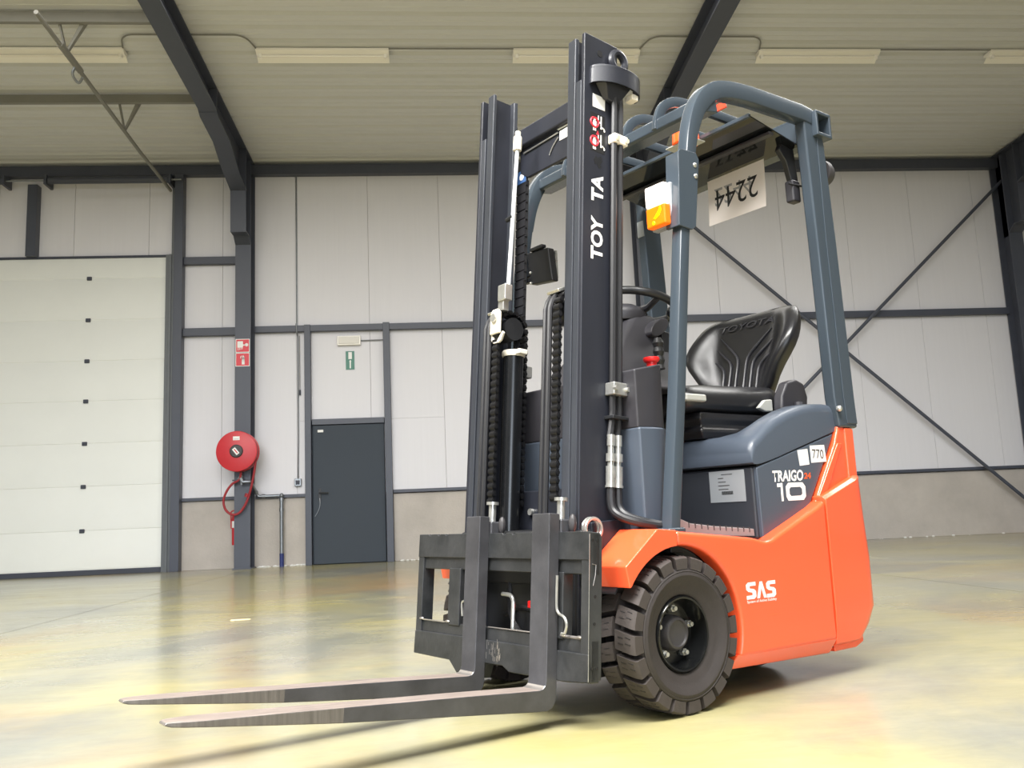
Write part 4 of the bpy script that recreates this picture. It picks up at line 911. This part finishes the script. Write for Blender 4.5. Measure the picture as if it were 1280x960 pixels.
# ---- dashboard
pl_ = [(0.035, -0.40), (0.035, 0.40), (-0.03, 0.408), (-0.075, 0.400), (-0.105, 0.382), (-0.15, 0.34), (-0.19, 0.27), (-0.21, 0.15), (-0.21, -0.15), (-0.19, -0.27), (-0.15, -0.34), (-0.105, -0.382), (-0.075, -0.400), (-0.03, -0.408)]
part(MB().prism(pl_, 'z', 0.53, 0.868), 'leg_cowl', 'bluegrey', 0.008)
m = MB(); zt = lambda x: 1.042+(0.095-x)*0.20
m.loft([[(x*0.985, y*0.985, 0.865) for x, y in pl_], [(x*0.985, y*0.985, zt(x)) for x, y in pl_]])
part(m, 'dash_cowl', 'dash', 0.006)
def rr(xa, xb, yh, z, c=0.03): return [(xa, -yh+c, z), (xa, yh-c, z), (xa-c*0.3, yh-c*0.3, z), (xa-c, yh, z), (xb+c, yh, z), (xb, yh-c, z), (xb, -yh+c, z), (xb+c, -yh, z), (xa-c, -yh, z), (xa-c*0.3, -yh+c*0.3, z)]
part(MB().loft([rr(-0.02, -0.44, 0.22, 1.03), rr(-0.10, -0.44, 0.17, 1.14), rr(-0.185, -0.425, 0.135, 1.24), rr(-0.255, -0.415, 0.11, 1.315), rr(-0.275, -0.40, 0.10, 1.333)]), 'steering_column_cowl', 'dash', 0.012, seg=3)
part(MB().lathe([(0.0, -0.02), (0.088, -0.02), (0.095, 0.005), (0.085, 0.028), (0.055, 0.044), (0.0, 0.050)], (-0.290, 0.02, 1.330), 'z', 28, closed=False), 'display_pod', 'dash', ang=60)
tl = Matrix.Rotation(R(-14), 4, 'Y'); wc = Vector((-0.385, 0.0, 1.362)); wr = 0.155
def WL(p):
    q = tl @ Vector(p); return tuple(q+wc)
sw = part(MB(WL).tube([(wr*math.cos(2*math.pi*k/40), wr*math.sin(2*math.pi*k/40), 0.03) for k in range(40)], 0.0155, 10, closed=True), 'steering_wheel', 'black', ang=80)
for k in range(3):
    a = R(180+120*k+20)
    part(MB(WL).tube([(0.02*math.cos(a), 0.02*math.sin(a), 0.0), (0.09*math.cos(a), 0.09*math.sin(a), 0.002), (wr*0.98*math.cos(a), wr*0.98*math.sin(a), 0.026)], [0.02, 0.013, 0.011], 8), 'spoke', 'dash', parent=sw)
part(MB(WL).lathe([(0.0, -0.04), (0.045, -0.04), (0.05, 0.0), (0.035, 0.014), (0.0, 0.016)], (0, 0, 0), 'z', 24, closed=False), 'wheel_hub', 'black', parent=sw)
part(MB(WL).ball((-0.09, 0.115, 0.012), 0.027), 'spinner_knob', 'blackgloss', parent=sw)
m = MB(); m.loft([[(-0.345+0.048*math.cos(t)+dz*0.2, 0.165+o_, 1.272+0.030*math.sin(t)-0.022*math.cos(t)) for t in [2*math.pi*k/18 for k in range(18)]] for o_, dz in ((-0.05, 0), (0.0, 0))])
part(m, 'lever_cover', 'dash', 0.004)
part(MB().prism([(-0.36, 1.265), (-0.43, 1.255), (-0.43, 1.17), (-0.40, 1.15), (-0.37, 1.165)], 'y', 0.10, 0.155), 'column_bracket', 'black', 0.004)
lv = MB()
lv.lathe([(0.0, 0.0)]+[(0.016 if k % 2 else 0.021, 0.016*k) for k in range(7)]+[(0.012, 0.115), (0.0, 0.118)], (-0.29, 0.20, 1.105), 'z', 16, closed=False)
part(lv, 'lever_boot', 'black', ang=20)
part(MB().cyl((-0.155, 0.29, 1.085), (-0.155, 0.29, 1.112), 0.018, 16), 'button_stem', 'redplastic', label='red stem under the emergency stop')
part(MB().lathe([(0.0, 0.0), (0.024, 0.0), (0.029, 0.008), (0.027, 0.016), (0.0, 0.019)], (-0.155, 0.29, 1.106), 'z', 20, closed=False), 'emergency_stop', 'redplastic', ang=50, label='red mushroom emergency stop button')

# ---- overhead guard
def sweep_xz(path, hw_, hy_, y0, closed=False, bevel=0.35):
    secs = []; P = [Vector((p[0], 0, p[1])) for p in path]
    for i in range(len(P)):
        t = (P[min(i+1, len(P)-1)]-P[max(i-1, 0)]).normalized(); n = Vector((-t.z, 0, t.x)); f_ = i/(len(P)-1)
        hw = hw_ if not isinstance(hw_, tuple) else hw_[0]+(hw_[1]-hw_[0])*min(1, max(0, (i-3)/14)); hy = hy_ if not isinstance(hy_, tuple) else hy_[0]+(hy_[1]-hy_[0])*min(1, max(0, (i-3)/14)); c = bevel*min(hw, hy)
        prof = [(hw, hy-c), (hw-c*0.3, hy-c*0.3), (hw-c, hy), (-hw+c, hy), (-hw+c*0.3, hy-c*0.3), (-hw, hy-c), (-hw, -hy+c), (-hw+c*0.3, -hy+c*0.3), (-hw+c, -hy), (hw-c, -hy), (hw-c*0.3, -hy+c*0.3), (hw, -hy+c)]
        secs.append([tuple(P[i]+n*a+Vector((0, y0+b, 0))) for a, b in prof])
    return MB().loft(secs)
front = [(-0.048, 0.54), (-0.118, 0.98), (-0.192, 1.51), (-0.248, 1.80)]
front += [tuple((p.x, p.z)) for p in crom([(-0.250, 0, 1.80), (-0.275, 0, 1.905), (-0.322, 0, 2.005), (-0.395, 0, 2.075), (-0.49, 0, 2.107), (-0.62, 0, 2.122)], 5)]
front += [(-0.93, 2.132), (-0.985, 2.128)]
front = [(x+0.024, z) for x, z in front]
GX = 0.026
for s in (1, -1):
    o = part(sweep_xz(front, (0.021, 0.033), (0.022, 0.027), 0.450*s, bevel=0.22), 'guard_frame', 'bluegrey_frame', 0.0, ang=28)
    m = MB()
    m.prism([(-0.9490, 2.165), (-0.9140, 2.10), (-0.9290, 1.62), (-0.9420, 1.0), (-0.9590, 0.885), (-1.0790, 0.885), (-1.0680, 1.0), (-1.0480, 1.62), (-1.0290, 2.02), (-1.0140, 2.12), (-0.9940, 2.165)], 'y', 0.450*s-0.026, 0.450*s+0.022)
    part(m, 'guard_pillar', 'bluegrey_frame', 0.010)
    m = MB(); q0, q1 = (0.471, 0.476) if s > 0 else (-0.480, -0.475)
    m.prism([(-0.9860, 2.06), (-0.9820, 1.62), (-0.9960, 1.0), (-1.0060, 0.90), (-1.0720, 0.90), (-1.0660, 1.0), (-1.0480, 1.62), (-1.0290, 2.02), (-1.0190, 2.06)], 'y', q0, q1)
    part(m, 'pillar_rib', 'bluegrey_frame', 0.003)
    part(MB().prism([(0.0140, 0.548), (-0.0620, 0.548), (-0.0620, 0.53), (0.0140, 0.53)], 'y', 0.450*s-0.03, 0.450*s+0.03), 'pillar_foot', 'bluegrey_frame', 0.006)
    part(MB().ball((-0.955, 0.478*s, 0.955), 0.012), 'hood_stop', 'zinc')
# cross members and roof bars
part(MB().prism([(-0.288, 1.99), (-0.29, 2.03), (-0.31, 2.045), (-0.385, 2.045), (-0.392, 2.0), (-0.30, 1.985)], 'y', -0.47, 0.47), 'guard_crossbar', 'bluegrey_frame', 0.005)
m = MB()
for z0, z1, x0, x1 in ((2.135, 2.150, -1.062, -0.963), (2.045, 2.060, -1.062, -0.963)): m.box(x0, x1, -0.497, 0.497, z0, z1)
m.box(-0.975, -0.963, -0.497, 0.497, 2.05, 2.145)
m.box(-1.062, -1.050, -0.497, 0.497, 2.05, 2.145)
part(m, 'guard_crossbar', 'bluegrey_frame', 0.004)
barp = [tuple((p.x, p.z)) for p in crom([(-0.296, 0, 1.99), (-0.305, 0, 2.035), (-0.335, 0, 2.09), (-0.39, 0, 2.125), (-0.46, 0, 2.138), (-0.60, 0, 2.140), (-1.0, 0, 2.135)], 5)]
for yv in (-0.26, -0.09, 0.09, 0.26): part(sweep_xz(barp, 0.019, 0.009, yv), 'roof_bar', 'bluegrey_frame', ang=40)
rp_ = part(MB().hexa([(-0.64, -0.42, 2.068), (-0.94, -0.42, 2.016), (-0.94, 0.42, 2.016), (-0.64, 0.42, 2.068), (-0.64, -0.42, 2.074), (-0.94, -0.42, 2.022), (-0.94, 0.42, 2.022), (-0.64, 0.42, 2.074)]), 'roof_panel', 'glazing')
part(MB().box(-0.648, -0.634, -0.42, 0.42, 2.066, 2.082), 'panel_edge', 'bluegrey_frame', 0.003, parent=rp_)
part(MB().box(-0.785, -0.755, -0.42, 0.42, 2.026, 2.040), 'reflection_band', 'dash', 0.004, parent=rp_)  # bar added to imitate the crossbar's dark reflection in the panel
# beacon and tape on the roof
bc_ = part(MB().lathe([(0.0, 0.0), (0.055, 0.0), (0.052, 0.05), (0.035, 0.075), (0.0, 0.08)], (-0.60, 0.135, 2.055), 'z', 24, closed=False), 'beacon', 'beacon', ang=50)
part(MB().box(-0.64, -0.56, 0.06, 0.20, 2.048, 2.054), 'beacon_plate', 'lever', 0.002)
tp_ = part(MB().box(-0.536, -0.530, 0.18, 0.40, 2.088, 2.112), 'marking_tape', 'white')
part(MB().box(-0.537, -0.529, 0.31, 0.40, 2.087, 2.113), 'red_tape', 'tape', parent=tp_)
# turn lamp on a bracket
lb = part(MB().prism([(-0.1310, 1.535), (-0.1460, 1.70), (-0.1530, 1.80), (-0.1660, 1.812), (-0.2430, 1.812), (-0.2560, 1.79), (-0.2160, 1.545), (-0.1960, 1.53)], 'y', 0.472, 0.480), 'lamp_bracket', 'bluegrey_frame', 0.003)
part(MB().prism([(-0.1310, 1.535), (-0.1460, 1.70), (-0.1530, 1.80), (-0.1660, 1.80), (-0.1590, 1.70), (-0.1440, 1.535)], 'y', 0.42, 0.476), 'bracket_flange', 'bluegrey_frame', 0.002, parent=lb)
for zz in (1.765, 1.725): part(MB().ball((-0.231, 0.481, zz), 0.009, 1, 0.6, 1, 10, 6), 'bracket_bolt', 'zinc', parent=lb)
tl_ = part(MB().box(-0.165, -0.135, 0.352, 0.448, 1.545, 1.70), 'turn_lamp', 'label', 0.006)
part(MB().box(-0.1355, -0.105, 0.356, 0.444, 1.622, 1.696), 'clear_lens', 'whitelens', 0.007, parent=tl_)
part(MB().box(-0.1355, -0.105, 0.356, 0.444, 1.549, 1.6215), 'amber_lens', 'amber', 0.007, parent=tl_)
part(MB().prism([(0.425, 1.615), (0.415, 1.60), (0.392, 1.578), (0.40, 1.574), (0.42, 1.585), (0.428, 1.60)], 'x', -0.1052, -0.1035), 'lens_glint', 'amberhot', parent=tl_)  # glint on the lens, put in as a glowing piece
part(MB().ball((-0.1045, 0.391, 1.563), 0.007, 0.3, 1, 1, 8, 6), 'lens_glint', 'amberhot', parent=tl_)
# mirror on the far pillar
mr = part(MB().hexa([(-0.20, -0.405, 1.55), (-0.235, -0.405, 1.55), (-0.235, -0.265, 1.535), (-0.20, -0.265, 1.535), (-0.20, -0.425, 1.69), (-0.235, -0.425, 1.69), (-0.235, -0.285, 1.68), (-0.20, -0.285, 1.68)]), 'rear_view_mirror', 'black', 0.006)
part(MB().box(-0.215, -0.19, -0.39, -0.31, 1.685, 1.70), 'mirror_cap', 'black', 0.004, parent=mr)
part(MB().box(-0.246, -0.236, -0.40, -0.28, 1.555, 1.67), 'mirror_glass', 'zinc', parent=mr)
for z0, z1 in ((1.59, 1.64), (1.565, 1.585)): part(MB().box(-0.228, -0.205, -0.46, -0.40, z0, z1), 'mirror_arm', 'black', 0.004, parent=mr)
for zz in (1.555, 1.60): part(MB().ball((-0.198, -0.40, zz), 0.006), 'mirror_screw', 'zinc', parent=mr)
# white sticker on the far rear pillar
part(MB().box(-0.926, -0.9165, -0.470, -0.432, 1.885, 1.96), 'white_label', 'label')
# rear lamp and belt bracket on the near rear pillar
rl = part(MB().lathe([(0.0, 0.0), (0.052, 0.0), (0.055, -0.02), (0.045, -0.045), (0.0, -0.05)], (-1.055, 0.425, 1.925), 'x', 24, closed=False), 'work_lamp', 'darkhub', ang=50)
part(MB().prism([(-0.89, 2.05), (-0.955, 2.05), (-0.972, 1.88), (-0.925, 1.88), (-0.90, 1.96), (-0.86, 2.0)], 'y', 0.36, 0.385), 'belt_bracket', 'black', 0.006)
part(MB().box(-0.965, -0.915, 0.355, 0.395, 1.795, 1.885), 'belt_bracket_box', 'dash', 0.008)
part(MB().tube([(-0.895, 0.39, 1.862), (-0.965, 0.40, 1.862)], 0.004, 6), 'bracket_strap', 'ink')

# ---- seat
part(MB().loft([[(x0, -y, z), (x0, y, z), (x1, y, z), (x1, -y, z)] for x0, x1, y, z in ((-0.47, -0.97, 0.225, 0.855), (-0.45, -0.98, 0.235, 0.885), (-0.465, -0.97, 0.222, 0.905), (-0.445, -0.985, 0.238, 0.93), (-0.46, -0.98, 0.23, 0.955))]), 'seat_suspension', 'seat', 0.008)
def cush(x, hw, zt_, zb_, dip):
    P = []
    for y, f_ in ((-1, 0.0), (-0.96, 0.55), (-0.80, 0.95), (-0.5, 1.0-dip), (0, 1.0-dip*1.3), (0.5, 1.0-dip), (0.80, 0.95), (0.96, 0.55), (1, 0.0)):
        P.append((x, y*hw, zb_+0.035+(zt_-zb_-0.035)*f_))
    P += [(x, hw*0.97, zb_), (x, 0, zb_-0.006), (x, -hw*0.97, zb_)]
    return P
part(MB().loft([cush(-0.385, 0.20, 1.02, 0.975, 0.0), cush(-0.395, 0.225, 1.045, 0.96, 0.05), cush(-0.43, 0.242, 1.068, 0.952, 0.08), cush(-0.55, 0.248, 1.075, 0.950, 0.16), cush(-0.72, 0.248, 1.078, 0.950, 0.18), cush(-0.90, 0.245, 1.088, 0.955, 0.12), cush(-1.00, 0.22, 1.09, 0.965, 0.05)]), 'seat_cushion', 'seat', ang=70, sub=1)
ztab = [1.03, 1.10, 1.17, 1.25, 1.32, 1.375, 1.415, 1.432, 1.436]
wtab = [0.165, 0.178, 0.222, 0.290, 0.290, 0.272, 0.248, 0.222, 0.195]
def bx(z): return -0.985-(z-1.10)*0.30
def bw(z):
    for i in range(len(ztab)-1):
        if ztab[i] <= z <= ztab[i+1]:
            t = (z-ztab[i])/(ztab[i+1]-ztab[i]); return wtab[i]*(1-t)+wtab[i+1]*t
    return wtab[-1]
def bolster(s_, z):
    k = max(0.0, (abs(s_)-0.52)/0.48); h = 0.085*math.exp(-((z-1.24)/0.13)**2)+0.012
    return h*math.sin(min(1, k*1.25)*math.pi/2)**1.4
rows_f, rows_b = [], []
ss = [-1, -0.97, -0.9, -0.8, -0.7, -0.6, -0.5, -0.3, 0, 0.3, 0.5, 0.6, 0.7, 0.8, 0.9, 0.97, 1]
sec_all = []
for z, wv in zip(ztab, wtab):
    topf = 1.0 if z < 1.40 else (0.75 if z < 1.43 else 0.35)
    fr = []
    for s_ in ss:
        edge = 0.03*max(0, (abs(s_)-0.85)/0.15)**2
        fr.append((bx(z)+bolster(s_, z)*topf-edge-(0.018 if topf < 0.5 else 0), s_*wv, z))
    bk = []
    for s_ in ss[::-1]:
        dpt = 0.085*topf*(1-0.6*abs(s_)**4)
        bk.append((bx(z)-dpt+bolster(s_, z)*topf*0.55-0.012, s_*wv*0.96, z-0.004))
    sec_all.append(fr+bk)
br = part(MB().loft(sec_all), 'seat_backrest', 'seat', ang=80, sub=1)
def onb(y, z): return (bx(z)+bolster(y/bw(z), z)+0.004, y, z)
M['ridge'] = mat('satin_black_ridge', rgb(52, 52, 56), 0.28)
for s in (1, -1):
    for q, (yy, zk, ye, ze) in enumerate(((0.022, 1.235, 0.135, 1.345), (0.056, 1.215, 0.150, 1.295), (0.090, 1.19, 0.160, 1.245))):
        pts = fillet([(0, s*yy, 1.085), (0, s*yy, zk), (0, s*ye, ze)], 0.03, 4)
        dense = []
        for i in range(len(pts)-1):
            for k in range(4): dense.append(pts[i].lerp(pts[i+1], k/4))
        dense.append(pts[-1])
        part(MB().tube([onb(p.y, p.z) for p in dense], [0.0065]*(len(dense)-3)+[0.005, 0.0035, 0.002], 8), 'backrest_ridge', 'ridge', parent=br)
text('embossed_lettering', 'TOYOTA', M['ridge'], br, (0, -0.145, 1.368), (0, 1, 0), (0, 0, 1), 0.030, 0.29, shear=0.15, bold=0.02, xf=lambda p: (bx(p.z)+0.0065-0.010*max(0, (p.z-1.385)/0.03), p.y, p.z))
for s in (1, -1):
    F = (lambda s_: (lambda p: (p[0], p[1]*s_, p[2])))(s)
    hc = part(MB(F).prism([(-0.875, 0.965), (-0.885, 1.03), (-0.925, 1.085), (-0.985, 1.10), (-1.035, 1.085), (-1.055, 1.03), (-1.045, 0.975), (-0.99, 0.945), (-0.92, 0.945)], 'y', 0.235, 0.282), 'hinge_cover', 'dash', 0.012, seg=3)
part(MB().prism([(-0.745, 0.975), (-0.79, 1.008), (-0.835, 1.012), (-0.835, 0.965), (-0.79, 0.962)], 'y', 0.252, 0.270), 'backrest_lever', 'lever', 0.005)
part(MB().box(-0.45, -0.34, 0.245, 0.272, 0.985, 1.012), 'slide_lever', 'lever', 0.007)
part(MB().hexa([(-0.60, -0.285, 1.05), (-0.65, -0.285, 1.05), (-0.65, -0.255, 1.05), (-0.60, -0.255, 1.05), (-0.60, -0.275, 1.135), (-0.635, -0.275, 1.135), (-0.635, -0.255, 1.135), (-0.60, -0.255, 1.135)]), 'belt_buckle', 'black', 0.006)
part(MB().cyl((-0.955, 0.30, 0.95), (-0.965, 0.30, 1.0), 0.02, 10), 'hood_knob', 'dash')

# ---- lettering and stickers on the body
YP = 0.4497
text('model_lettering', 'TRAIGO', M['text'], FK, (-0.553, YP, 0.684), (-1, 0, 0.02), (0, 0, 1), 0.040, 0.178, shear=0.12, bold=0.03)
text('model_lettering', '24', M['orangetext'], FK, (-0.735, YP, 0.694), (-1, 0, 0.02), (0, 0, 1), 0.022, 0.042, shear=0.12, bold=0.03)
part(MB().prism([(-0.575, 0.679), (-0.605, 0.681), (-0.605, 0.617), (-0.594, 0.617), (-0.594, 0.667), (-0.575, 0.666)], 'y', YP, YP+0.0008), 'numeral', 'text')
m = MB()
out = [(-0.632, 0.618), (-0.722, 0.619), (-0.737, 0.632), (-0.737, 0.668), (-0.722, 0.682), (-0.638, 0.681), (-0.622, 0.668), (-0.622, 0.632)]
inn = [(-0.650, 0.634), (-0.706, 0.635), (-0.716, 0.641), (-0.716, 0.659), (-0.706, 0.666), (-0.650, 0.665), (-0.642, 0.658), (-0.642, 0.641)]
O_ = [m.v((x, YP+0.0008, z)) for x, z in out]; I_ = [m.v((x, YP+0.0008, z)) for x, z in inn]
for i in range(8):
    j = (i+1) % 8; m.f([O_[i], O_[j], I_[j], I_[i]])
part(m, 'numeral', 'text', ang=1)
s1 = part(MB().prism([(-0.709, 0.797), (-0.771, 0.803), (-0.775, 0.746), (-0.717, 0.741)], 'y', YP, YP+0.0006), 'white_sticker', 'white')
s2 = part(MB().prism([(-0.787, 0.815), (-0.877, 0.819), (-0.883, 0.757), (-0.788, 0.752)], 'y', YP, YP+0.0006), 'number_sticker', 'white')
text('sticker_number', '770', M['darkhub'], s2, (-0.797, YP+0.0006, 0.768), (-1, 0, -0.01), (0, 0, 1), 0.034, 0.070)
YB = 0.5006
def bigS(x0, x1, z0, z1):
    w_ = x1-x0; h_ = z1-z0; t = 0.24
    P = [(1, 1), (0.22, 1), (0, 0.86), (0, 0.58), (0.2, 0.45), (0.62, 0.38), (0.62, 0.22), (0, 0.22), (0, 0), (0.8, 0), (1, 0.14), (1, 0.45), (0.8, 0.58), (0.36, 0.64), (0.36, 0.78), (1, 0.78)]
    return [(x0+p[0]*w_, z0+p[1]*h_) for p in P]
part(MB().prism(bigS(-0.301, -0.349, 0.308, 0.361), 'y', YB-0.0008, YB), 'large_lettering', 'text')
part(MB().prism(bigS(-0.404, -0.452, 0.306, 0.359), 'y', YB-0.0008, YB), 'large_lettering', 'text')
part(MB().prism([(-0.353, 0.308), (-0.371, 0.360), (-0.383, 0.360), (-0.402, 0.307), (-0.388, 0.307), (-0.377, 0.340), (-0.367, 0.308)], 'y', YB-0.0008, YB), 'large_lettering', 'text')
text('small_lettering', 'System of Active Stability', M['text'], FK, (-0.300, YB-0.0004, 0.294), (-1, 0, -0.012), (0, 0, 1), 0.011, 0.152, bold=0.01)
part(MB().box(-0.475, -0.405, YB-0.0006, YB-0.0002, 0.2485, 0.2505), 'faint_small_print', 'orangetext')

# ---- paper sheet hanging under the roof panel (its own thing)
def world(p): return FK.matrix_basis @ Vector(p)
PS = tag(empty('paper_sign', (0, 0, 0)), 'white paper with upside-down number 2244 hanging under the overhead guard', 'paper sign')
bpy.context.view_layer.update()
PS.location = FK.matrix_world @ Vector((-0.915, 0.12, 2.014)); PS.rotation_euler = FK.rotation_euler
part(MB().loft([[(0.0005+0.010*(t/6)**2, -0.149-0.0*t, -t*0.034), (0.0005+0.010*(t/6)**2, 0.149, -t*0.034), (-0.0005+0.010*(t/6)**2, 0.149, -t*0.034), (-0.0005+0.010*(t/6)**2, -0.149, -t*0.034)] for t in range(7)]), 'sheet', 'paper', parent=PS)
curl = lambda z: 0.010*((-z/0.034)/6)**2
text('sheet_number', '2244', M['ink'], PS, (0, 0.112, -0.055), (0, -1, 0), (0, 0, -1), 0.092, 0.225, bold=0.0, xf=lambda p: (curl(p.z)+0.0012, p.y, p.z))
text('show_through_number', '2244', M['inkgrey'], PS, (0, -0.115, -0.048), (0, 1, 0), (0, 0, -1), 0.080, 0.20, bold=0.0, xf=lambda p: (curl(p.z)+0.0008, p.y, p.z))
